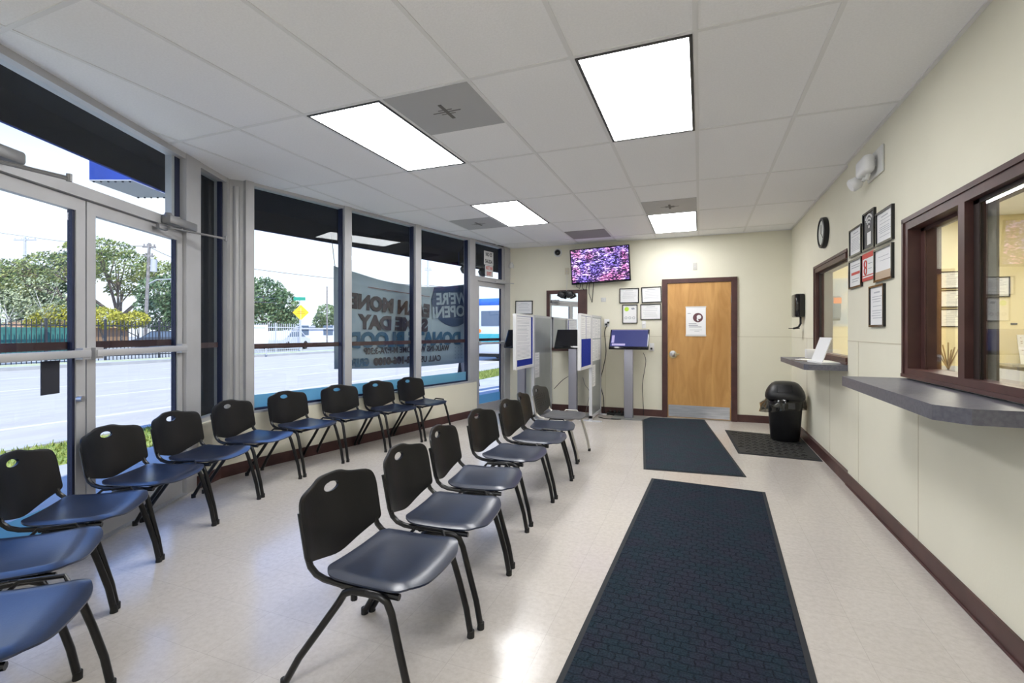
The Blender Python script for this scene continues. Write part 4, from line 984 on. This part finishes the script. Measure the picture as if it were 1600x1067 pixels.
# front foot nodes measured along each row; a chair stands between two neighbours
centre = [(-.90, 1.36), (-.905, 1.90), (-.97, 2.45), (-1.07, 3.02), (-1.06, 3.62), (-1.06, 4.17), (-1.15, 4.73), (-1.14, 5.28)]
left = [(-1.70, .73), (-2.19, 1.08), (-2.585, 1.43), (-2.90, 1.83), (-3.085, 2.31), (-3.24, 2.80), (-3.345, 3.34), (-3.33, 3.88), (-3.20, 4.42), (-3.085, 4.97), (-2.985, 5.50)]
first = None
CL = ['nearest black stacking chair of the middle row, foreground', 'second black chair from the front in the middle row', 'third black chair from the front in the middle row',
      'fourth black chair from the front in the middle row', 'fifth black chair from the front in the middle row, before the partitions', 'sixth chair from the front in the middle row, black back half hidden']
LL = ['blue-sheened black seat cut by the bottom left corner of the photo', 'black chair at the left edge, seat just behind the corner seat', 'black chair at the left edge with back in front of the glass door',
      'black chair before the seam of the glass double doors in the window row', 'black chair in front of the right jamb of the double doors', 'black chair in front of the dark sidelight in the window row',
      'black chair before the first large shop window pane, left one of the two', 'black chair before the mullion left of the banner, right of its twin', 'black chair below the mirrored banner, second from the far end of the window row', 'black chair at the far end of the window row below the banner']
def seat_at(a, b_, lab, grp, variant=0):
    global first
    a, b_ = Vector(a), Vector(b_); mid = (a+b_)/2; d = (b_-a).normalized(); fwd = Vector((d.y, -d.x))
    rz = math.atan2(fwd.y, fwd.x); pos = mid-fwd*.27
    if variant: t_ = make_chair(lab, grp, 1); t_.location = (*pos, 0); t_.rotation_euler[2] = rz; return t_
    if first is None: first = make_chair(lab, grp); first.location = (*pos, 0); first.rotation_euler[2] = rz; return first
    t_ = dup(first, (*pos, 0), rz, lab); t_['group'] = grp; return t_
for i, lab in enumerate(CL): seat_at(centre[i], centre[i+1] if i else (-.925, 1.885), lab, 'middle row of stacking chairs')
seat_at(centre[6], centre[7], 'grey framed stacking chair with slotted charcoal back, last in the middle row', 'middle row of stacking chairs', 1)
for i, lab in enumerate(LL): seat_at(left[i], left[i+1] if i else (-2.045, 1.125), lab, 'window row of stacking chairs')

# ------------------------------------------------------------------ building outside: soffit, upper wall, awnings
m = MB(); m.prism([(-2.05, YB-.12), (XR2+3.4, YB-.12), (XR2+3.4, BY+.5), P(WW, 4.9, .10), P(WW, -.15, .10), P(DW, 2.15, .11), P(DW, -2.95, .11)], CH+.05, 3.7)
m.obj('wall_upper', plateM, kind='structure')  # unseen upper mass, height set so its shadow reaches the grass strip
MB(WW).box(4.50, 6.5, .0, .14, -.02, CH+.05).obj('wall_outer', plateM, kind='structure')
MB(DW).box(1.66, 2.28, .16, .22, -.02, CH).obj('trim_11', soffM, kind='structure')
def awning(M, x0, x1, out, zt, zb, lab, drop=.0, grey=False):
    t_ = thing('awning', lab, 'awning', M @ Vector(((x0+x1)/2, .12, 0)), rzof(M)); h = (x1-x0)/2
    m = MB(); v = [(-h, 0, zt), (h, 0, zt), (h, out, zb+.25), (-h, out, zb+.25), (-h, 0, zt+.02), (h, 0, zt+.02), (h, out+.02, zb+.27), (-h, out+.02, zb+.27)]
    m._add(v, [(0, 1, 2, 3), (7, 6, 5, 4), (0, 4, 5, 1), (3, 2, 6, 7), (0, 3, 7, 4), (1, 5, 6, 2)])
    m.obj('canopy_cloth', awnM, t_)
    m = MB(); m.box(-h, h, out, out+.02, zb, zb+.27); m.obj('valance', awnM, t_)
    m = MB(); v = [(-h, 0, zt-.05), (h, 0, zt-.05), (h, out, zb+.20), (-h, out, zb+.20), (-h, 0, zt-.01), (h, 0, zt-.01), (h, out, zb+.24), (-h, out, zb+.24)]
    m._add(v, [(0, 1, 2, 3), (7, 6, 5, 4), (0, 4, 5, 1), (3, 2, 6, 7), (0, 3, 7, 4), (1, 5, 6, 2)]); m.box(-h, h, out-.012, out-.001, zb+.003, zb+.25); m.obj('lining', awnD, t_)
    return t_
awning(WW, -.35, 3.78, .45, 3.15, 2.435, 'long dark blue awning above the shop windows, black underneath')
awning(WW, 3.8, 6.6, .45, 3.15, 2.435, 'dark awning above the narrow exit door')
awning(DW, -1.8, 2.33, .42, 3.15, 2.62, 'dark awning above the glass double doors')
# blue boxed canopy pieces beyond
def bluebox(p, w_, d, z0, z1, rz, lab):
    t_ = thing('canopy_box', lab, 'canopy', (p[0], p[1], z0), rz)
    MB().box(-w_/2, w_/2, -d/2, d/2, .01, z1-z0).obj('blue_sides', awnM, t_); MB().box(-w_/2, w_/2, -d/2, d/2, 0, .01).obj('grey_underside', awnG, t_)
    m = MB()
    for k in range(6):
        for sy in (-1, 1): m.cyl((-w_/2+.03+k*(w_-.06)/5, sy*(d/2-.02), -.012), (-w_/2+.03+k*(w_-.06)/5, sy*(d/2-.02), 0), .01, seg=6)
    m.obj('snap_studs', darkM, t_)
    q = R(-rz, 'Z') @ Vector((-4.15-p[0], 3.32-p[1], 0)); m = MB(); m.tube([(0, 0, z1-z0-.03), (q.x, q.y, z1-z0+.05)], .03, 8); m.obj('support_arm', darkM, t_)

bluebox((-5.86, 3.43), .44, .64, 2.9, 3.32, .374, 'blue canopy box with grey underside outside above the double doors')
bluebox((-5.92, 4.30), .44, .5, 2.9, 3.2, .374, 'smaller blue canopy box partly hidden outside right of the larger one')

# ------------------------------------------------------------------ outdoors ground
SA = math.radians(1.7)
ST = Matrix.Rotation(-SA, 4, 'Z')       # street frame: y along street
def sbox(name, x0, x1, y0, y1, z0, z1, m_): return MB(ST).box(x0, x1, y0, y1, z0, z1).obj(name, m_, kind='structure')
sbox('sidewalk_near', -6.1, 3, -30, 90, -.14, -.03, conc)
sj = MB(ST)
for k in range(-10, 40): sj.box(-6.1, -2, k*1.5, k*1.5+.01, -.0305, -.0295)
sj.obj('trim_12', mat('joint_dark', (.2, .21, .22), .9), kind='structure')
sbox('kerb_near', -7.6, -7.42, -30, 90, -.16, -.03, conc)
sbox('grass_strip_ground', -7.42, -6.1, -30, 90, -.14, -.05, grassM)
sbox('road', -24.2, -7.6, -40, 140, -.20, -.15, asph)
pm = MB(ST)
pm.box(-9.9, -9.75, -40, 140, -.15, -.148)
pm.box(-16.2, -16.05, -40, 140, -.15, -.148)
for k in range(-8, 24): pm.box(-13.0, -12.88, k*6, k*6+2.4, -.15, -.148); pm.box(-20.2, -20.08, k*6, k*6+2.4, -.15, -.148)
pm.obj('trim_13', paintW, kind='structure')
sbox('kerb_far', -24.5, -24.2, -40, 140, -.20, -.02, conc)
sbox('verge_far', -26.6, -24.5, -40, 140, -.2, -.04, dirtM)
sbox('ground_far', -140, -26.6, -80, 200, -.22, -.05, mottle(mat('far_lot', (.42, .43, .42), .95, spec=.1), (.26, .26, .23), (.34, .34, .31), .4, 4))
# grass blades
gb = MB(ST); rg = random.Random(11); V = []; F = []
for k in range(15000):
    x_ = rg.uniform(-7.42, -6.08); y_ = rg.uniform(-1, 22)**1.0; h_ = rg.uniform(.03, .075); a = rg.uniform(0, PI); lx, ly = rg.uniform(-.03, .03), rg.uniform(-.03, .03); w_ = .010
    i = len(V); V += [(x_-w_*math.cos(a), y_-w_*math.sin(a), -.05), (x_+w_*math.cos(a), y_+w_*math.sin(a), -.05), (x_+lx, y_+ly, -.05+h_)]; F.append((i, i+1, i+2))
gb._add(V, F); gb.obj('grass', grassM, kind='stuff', label='short sunlit grass strip between the sidewalk and the road', cat='grass')

# ------------------------------------------------------------------ trees
def leaves(name, mt, parent, blobs, n, size, seed):
    rg = random.Random(seed); V = []; F = []; tot = sum(b_[3]*b_[4] for b_ in blobs)
    for (cx_, cy_, cz_, rx, rzz) in blobs:
        k = int(n*rx*rzz/tot)
        for _ in range(k):
            while True:
                d = Vector((rg.uniform(-1, 1), rg.uniform(-1, 1), rg.uniform(-1, 1)))
                if .05 < d.length < 1: break
            d = d.normalized()*(d.length**.35)*(1+.28*noise.noise(d*2.4+Vector((cx_, cy_, seed))))
            p = Vector((cx_+d.x*rx, cy_+d.y*rx, cz_+d.z*rzz))
            nn = Vector((rg.gauss(0, 1), rg.gauss(0, 1), rg.gauss(0, 1))).normalized(); t1 = nn.orthogonal().normalized(); t2 = nn.cross(t1); s_ = size*rg.uniform(.6, 1.4)
            i = len(V); V += [p+t1*s_, p+t2*s_*.5, p-t1*s_, p-t2*s_*.5]; F.append((i, i+1, i+2, i+3))
    m = MB(); m._add(V, F); return m.obj(name, mt, parent)
def tree(x, y, blobs, lm, bm_, lab, nleaf, size, trunk, seed, branches=True):
    """blobs relative to the base; trunk = (height of fork, radius)"""
    t_ = thing('tree', lab, 'tree', (x, y, -.05), 0, 'trees across the street')
    m = MB(); rg = random.Random(seed); fh, tr = trunk; fork = Vector((rg.uniform(-.2, .2), rg.uniform(-.2, .2), fh))
    m.tube([(0, 0, 0), (fork.x*.3, fork.y*.3, fh*.5), fork], [tr*1.2, tr, tr*.85], 8)
    for (bx, by_, bz, rx, rzz) in blobs:
        e_ = Vector((bx, by_, bz)); md = fork.lerp(e_, .5)+Vector((rg.uniform(-.3, .3), rg.uniform(-.3, .3), -.12*rx))
        m.tube([fork, md, e_], [tr*.6, tr*.36, tr*.14], 6)
        for q in range(4):
            e2 = e_+Vector((rg.uniform(-1, 1)*rx*.8, rg.uniform(-1, 1)*rx*.8, rg.uniform(0, 1)*rzz*.8)); m.tube([md.lerp(e_, .3*q/3), md.lerp(e2, .6), e2], [tr*.26, tr*.17, tr*.05], 5)
    m.obj('trunk', bm_, t_); leaves('foliage', lm, t_, blobs, nleaf, size, seed); return t_
# world position for a picture column u at camera depth d
cs, sn = math.cos(.3739), math.sin(.3739)
def wp(u, d): x_ = (u-800)/748.9*d; return (x_*cs-d*sn, x_*sn+d*cs)
p = wp(185, 46); tree(*p, [(0, 0, 7.6, 3.6, 1.5), (-3.2, -3.0, 7.2, 3.2, 1.3), (2.8, 2.4, 6.8, 2.6, 1.4), (-5.5, -5.2, 6.3, 2.6, 1.5), (1.0, -2.0, 8.9, 2.6, .9), (3.4, 4.0, 5.2, 1.6, 1.0), (-2.0, 1.5, 5.6, 1.5, .7)], lfT, bark, 'huge spreading tree with dark forked branches seen through the right door leaf', 13500, .125, (2.6, .32), 1)
p = wp(88, 50); tree(*p, [(0, 0, 6.8, 3.0, 1.4), (1.6, 1.2, 8.7, 2.4, 1.0), (-1.6, -1, 4.6, 2.3, 1.6), (1, 1, 3.5, 2.2, 1.5)], lfD, bark, 'dark green tree left of the spreading one, behind the door seam', 7500, .17, (2.6, .35), 2)
p = wp(18, 46); tree(*p, [(0, 0, 5.6, 2.7, 1.5), (-2, -1, 7.0, 2.2, 1.1), (1.2, 1.2, 4.0, 2.2, 1.5)], lfB, bark, 'blue-green tree at the far left picture edge', 6500, .16, (2.2, .3), 3)
p = wp(22, 31); tree(*p, [(0, 0, 2.9, 1.2, 1.1), (-.9, -.5, 2.1, .8, .8)], lfP, barkP, 'thin pale tree with white branches at the left edge', 800, .08, (1.2, .07), 4)
p = wp(58, 31); tree(*p, [(0, 0, 3.6, 1.5, 1.4), (.6, .8, 2.6, 1.0, .8)], lfP, barkP, 'slender tree with white trunk and pale leaves seen through the left leaf', 1100, .08, (1.4, .08), 5)
p = wp(92, 32); tree(*p, [(0, 0, 2.3, 1.2, .8), (-1.1, -.4, 2.0, .9, .6)], lfY, bark, 'low yellow-green bush tree left of the door seam above the fence', 2600, .09, (1.2, .10), 6)
p = wp(165, 33); tree(*p, [(0, 0, 2.3, 1.0, .7), (-.9, -.9, 2.6, .9, .6)], lfY, bark, 'bright yellow-green bush right of the door seam above the fence', 2400, .09, (1.1, .09), 7)
p = wp(213, 34); tree(*p, [(0, 0, 2.2, .8, .6), (-.6, -.4, 1.9, .5, .4)], lfY, bark, 'small yellow-green bush just left of the leaning utility pole', 1500, .09, (1.0, .07), 8)
p = wp(258, 41); tree(*p, [(0, 0, 4.6, 1.9, 1.6), (.2, .2, 2.9, 2.3, 1.7), (1.2, 1.2, 3.2, 1.9, 1.8)], lfD, bark, 'dense dark tree right of the leaning utility pole', 6500, .14, (1.4, .3), 9)
p = wp(412, 38); tree(*p, [(0, 0, 4.2, 1.7, 1.4), (-1.6, -.6, 3.8, 1.6, 1.6), (1.3, .5, 3.4, 1.3, 1.2), (.1, .1, 2.4, 2.0, 1.2), (1.6, .8, 2.2, .9, .7)], lfD, bark, 'round dark green tree seen through the first shop window pane', 8500, .12, (1.3, .25), 10)
p = wp(512, 58); tree(*p, [(0, 0, 3.4, 1.3, 1.3), (.9, .6, 3.0, 1.2, 1.0), (-.8, -.4, 2.6, .9, .9)], lfB, bark, 'small distant tree left of the banner edge', 2600, .14, (1.4, .14), 12)

# ------------------------------------------------------------------ fence, poles, signs, buildings, vehicles
def fence(y0, y1, lab, teal=None, X=-26.8, pale=False):
    t_ = thing('fence', lab, 'fence', ST @ Vector((X, (y0+y1)/2, -.05)), -SA)
    m = MB(); c_ = (y0+y1)/2; y_ = y0
    fm_ = fenceM if not pale else poleC
    while y_ < y1: m.box(-.015, .015, y_-c_-.012, y_-c_+.012, 0, 1.9); y_ += .16
    m.box(-.02, .02, y0-c_, y1-c_, .18, .23); m.box(-.02, .02, y0-c_, y1-c_, 1.62, 1.67); m.obj('pickets', fm_, t_)
    k_ = y0
    m = MB()
    while k_ <= y1: m.box(-.04, .04, k_-c_-.04, k_-c_+.04, 0, 1.95); k_ += 2.4
    m.obj('posts', fm_, t_)
    if teal: 
        m = MB(); m.box(-.40, -.36, teal[0]-c_, teal[1]-c_, .1, 1.55); m.obj('green_screen', tealM, t_)
fence(-8, 13.2, 'dark picket fence with green screening across the road, left part', (2.2, 12.8))
fence(13.4, 20.0, 'dark picket fence across the road behind the utility pole')
fence(20.6, 25.2, 'pale picket fence with white board seen through the first window pane', pale=True)
def upole(u, d, top, r_, lab, m_, arms=(), lean=0, lamp=False, can=False, z0=-.05):
    p_ = wp(u, d); t_ = thing('utility_pole', lab, 'utility pole', (*p_, z0), 0)
    t_.rotation_euler = (0, lean, .37)
    m = MB(); m.cyl((0, 0, 0), (0, 0, top), r_*1.15, r_*.75, seg=10); m.obj('shaft', m_, t_)
    for (z_, w_) in arms: 
        m = MB(); m.box(-w_/2, w_/2, -.06, .06, z_-.06, z_+.06)
        for k in range(4): m.cyl((-w_/2+.1+k*(w_-.2)/3, 0, z_+.06), (-w_/2+.1+k*(w_-.2)/3, 0, z_+.22), .05, seg=6)
        m.obj('crossarm', m_, t_)
    if can: m = MB(); m.cyl((.42, 0, can), (.42, 0, can+.95), .22, seg=12); m.box(.1, .42, -.03, .03, can+.4, can+.5); m.obj('transformer', poleC, t_)
    if lamp: m = MB(); m.tube([(0, 0, lamp), (.7, 0, lamp+.4), (1.9, 0, lamp+.5)], .05, 6); m.rbox(1.8, 2.3, -.12, .12, lamp+.42, lamp+.55, .03); m.obj('street_lamp_arm', poleC, t_)
    return t_
upole(226, 37, 8.2, .13, 'leaning wooden utility pole with transformer seen through the right door leaf', poleM, ((7.9, 1.0), (7.2, .7)), lean=.045, lamp=5.0, can=6.0)
upole(39, 52, 11.6, .15, 'distant utility pole with long crossarm near the left picture edge', poleC, ((11.3, 2.4),))
upole(511, 45, 5.6, .07, 'thin dark pole standing just left of the banner', poleM)
upole(669, 40, 7.4, .10, 'pale pole rising above the right part of the banner', poleC, ((6.5, .6),))
def wire(u0, v0, d0, u1, v1, d1, sag, lab):
    def q(u, v, d): p_ = wp(u, d); return Vector((p_[0], p_[1], 1.322+(517.84-v)/748.9*d))
    a, b_ = q(u0, v0, d0), q(u1, v1, d1); pts = [a.lerp(b_, k/16)-Vector((0, 0, sag*4*(k/16)*(1-k/16))) for k in range(17)]
    m = MB(); m.tube(pts, .02, 4); m.obj('overhead_wire', wireM, label=lab, cat='wire')
wire(-60, 352, 52, 39, 369, 52, .1, 'overhead wire running left from the distant crossarm pole')
wire(39, 369, 52, 232, 385, 37, .2, 'overhead wire between the two poles behind the glass doors')
wire(232, 385, 37, 330, 420, 34, .2, 'overhead wire running right from the leaning pole')
wire(380, 418, 40, 700, 448, 40, .2, 'overhead wire high behind the shop window panes')
for k, (va, vb) in enumerate(((462, 466), (470, 472))): wire(380, va, 30, 470, vb, 44, .1, ['upper of two low wires crossing before the round dark tree', 'lower of two low wires crossing before the round dark tree'][k])
p = wp(470, 33)
t_ = thing('road_sign', 'yellow diamond warning sign on a grey post across the road', 'sign', (*p, -.05), .52)
MB().cyl((0, .03, 0), (0, .03, 3.0), .045, seg=8).obj('post', poleC, t_)
MB().box(-.38, .38, -.01, .01, -.38, .38, M=T(0, 0, 2.68) @ R(PI/4, 'Y')).obj('diamond_plate', yelM, t_)
m = MB(); m.box(-.22, .22, -.014, -.011, 2.72, 2.75); m.box(-.28, .28, -.014, -.011, 2.60, 2.63); m.obj('dark_marks', mat('sign_mark', (.35, .2, .02), .6), t_)
p = wp(468, 36); t_ = thing('street_name_sign', 'small green street name sign above the yellow diamond', 'sign', (*p, -.05), .52)
MB().cyl((0, .03, 0), (0, .03, 4.0), .035, seg=8).obj('post', poleC, t_); MB().box(-.42, .42, -.01, .01, 3.7, 3.95).obj('plate', grnS, t_)
p = wp(405, 27.6); t_ = thing('notice_board', 'white board fixed to the pale fence across the road', 'board', (*p, -.05), .4)
MB().box(-.50, .50, -.02, .02, .60, 1.75).obj('board', whiteP, t_); m = MB(); m.box(-.4, -.36, .02, .06, 0, .9); m.box(.36, .4, .02, .06, 0, .9); m.obj('leg', poleC, t_)
m = MB(); m.box(-.35, .35, -.024, -.02, 1.55, 1.62); m.obj('print', mat('pale_blue_print', (.4, .45, .6), .8), t_)
def building(u, d, w_, dep, h_, wm, rm, lab, rz=.3, roof='flat', win=0):
    p_ = wp(u, d); t_ = thing('building', lab, 'building', (*p_, -.05), rz)
    MB().box(-w_/2, w_/2, -dep/2, dep/2, 0, h_).obj('wall', wm, t_)
    m = MB()
    if roof == 'hip': m._add([(-w_/2-.3, -dep/2-.3, h_), (w_/2+.3, -dep/2-.3, h_), (w_/2+.3, dep/2+.3, h_), (-w_/2-.3, dep/2+.3, h_), (-w_/4, 0, h_+.8), (w_/4, 0, h_+.8)], [(0, 1, 5, 4), (1, 2, 5), (2, 3, 4, 5), (3, 0, 4), (3, 2, 1, 0)])
    else: m.box(-w_/2-.1, w_/2+.1, -dep/2-.1, dep/2+.1, h_, h_+.15)
    m.obj('roof', rm, t_)
    for k in range(win): MB().box(-w_/2+w_*(k+.5)/win-.5, -w_/2+w_*(k+.5)/win+.5, -dep/2-.02, -dep/2, 1.0, 2.0).obj('window', busG, t_)
building(84, 44, 9, 6, 1.7, roofB, roofB, 'low brown roofed shed behind the fence, left of the doors seam', .35, 'hip')
building(450, 58, 7, 5, 1.9, wallW, wallW, 'low white building beyond the yellow sign', .4, win=3)
building(505, 52, 5, 4, 1.6, wallW, poleC, 'low pale wall building left of the banner', .4, win=2)
building(640, 82, 26, 6, 2.6, wallW, poleC, 'long low pale building hidden behind the banner', .5, win=6)
def car(u, d, rz, m_, lab):
    p_ = wp(u, d); t_ = thing('car', lab, 'car', (*p_, -.05), rz)
    prof = [(-2.1, .3), (-2.15, .75), (-1.5, .95), (-.9, 1.4), (.7, 1.42), (1.5, .95), (2.15, .8), (2.15, .3)]
    m = MB(); m.prism([(x_, z_) for x_, z_ in prof][::-1], -.85, .85, M=R(PI/2, 'X')); m.obj('body', m_, t_)
    m = MB(); m.prism([(-1.35, .98), (-.85, 1.34), (.65, 1.36), (1.3, .98)][::-1], -.86, .86, M=R(PI/2, 'X')); m.obj('side_windows', busG, t_)
    for x_ in (-1.35, 1.35):
        for s_ in (-1, 1): MB().cyl((x_, s_*.72, .32), (x_, s_*.88, .32), .32, seg=18).obj('wheel', rubber, t_)
car(8, 33, .9, mat('car_white', (.75, .77, .8), .3), 'white car parked behind the fence at the left picture edge')
car(268, 34, .6, mat('car_grey', (.05, .06, .08), .3), 'dark car parked behind the fence right of the pole')
car(447, 36.5, 1.9, mat('car_silver', (.55, .56, .58), .3), 'silver car parked behind the fence left of the yellow sign')
# bus (at rest)
t_ = thing('bus', 'white and blue bus on the road seen through the narrow exit door', 'bus', ST @ Vector((-9.9, 21.5, -.15)), PI/2-SA)
m = MB(); m.rbox(0, 12, -1.25, 1.25, .35, 3.05, .12); m.obj('body', busW, t_)
m = MB(); m.rbox(-.02, 12.02, -1.27, 1.27, 2.72, 3.12, .10); m.obj('roof_band', busB, t_)
m = MB(); m.box(-.02, 12, -1.262, -1.25, .95, 1.35); m.box(-.012, 0, -1.2, 1.2, .95, 1.35); m.obj('teal_stripe', busT, t_)
for k in range(7): MB().box(.6+k*1.6, 1.95+k*1.6, -1.262, -1.25, 1.6, 2.6).obj('side_window', busG, t_)
MB().box(-.015, 0, -.95, .95, 1.75, 2.5).obj('rear_window', busG, t_)
for s_ in (-1, 1): m = MB(); m.cyl((-.03, s_*1.05, 1.5), (0, s_*1.05, 1.5), .09, seg=12); m.obj('tail_lamp', orangeM, t_)
for x_ in (2.6, 9.4):
    for s_ in (-1, 1): MB().cyl((x_, s_*.95, .48), (x_, s_*1.27, .48), .48, seg=22).obj('wheel', rubber, t_)
MB().box(.1, 11.9, -1.15, 1.15, .2, .36).obj('underbody', rubber, t_)
# A-frame board on the sidewalk beyond the banner
p = wp(731, 11.8)
t_ = thing('a_frame_board', 'dark folding board on the sidewalk outside below the banner corner', 'sandwich board', (*p, -.03), 1.1)
for s_ in (-1, 1): MB().box(-.24, .24, -.012, .012, 0, .72, M=T(0, s_*.17, 0) @ R(s_*.23, 'X')).obj('panel', darkM, t_)
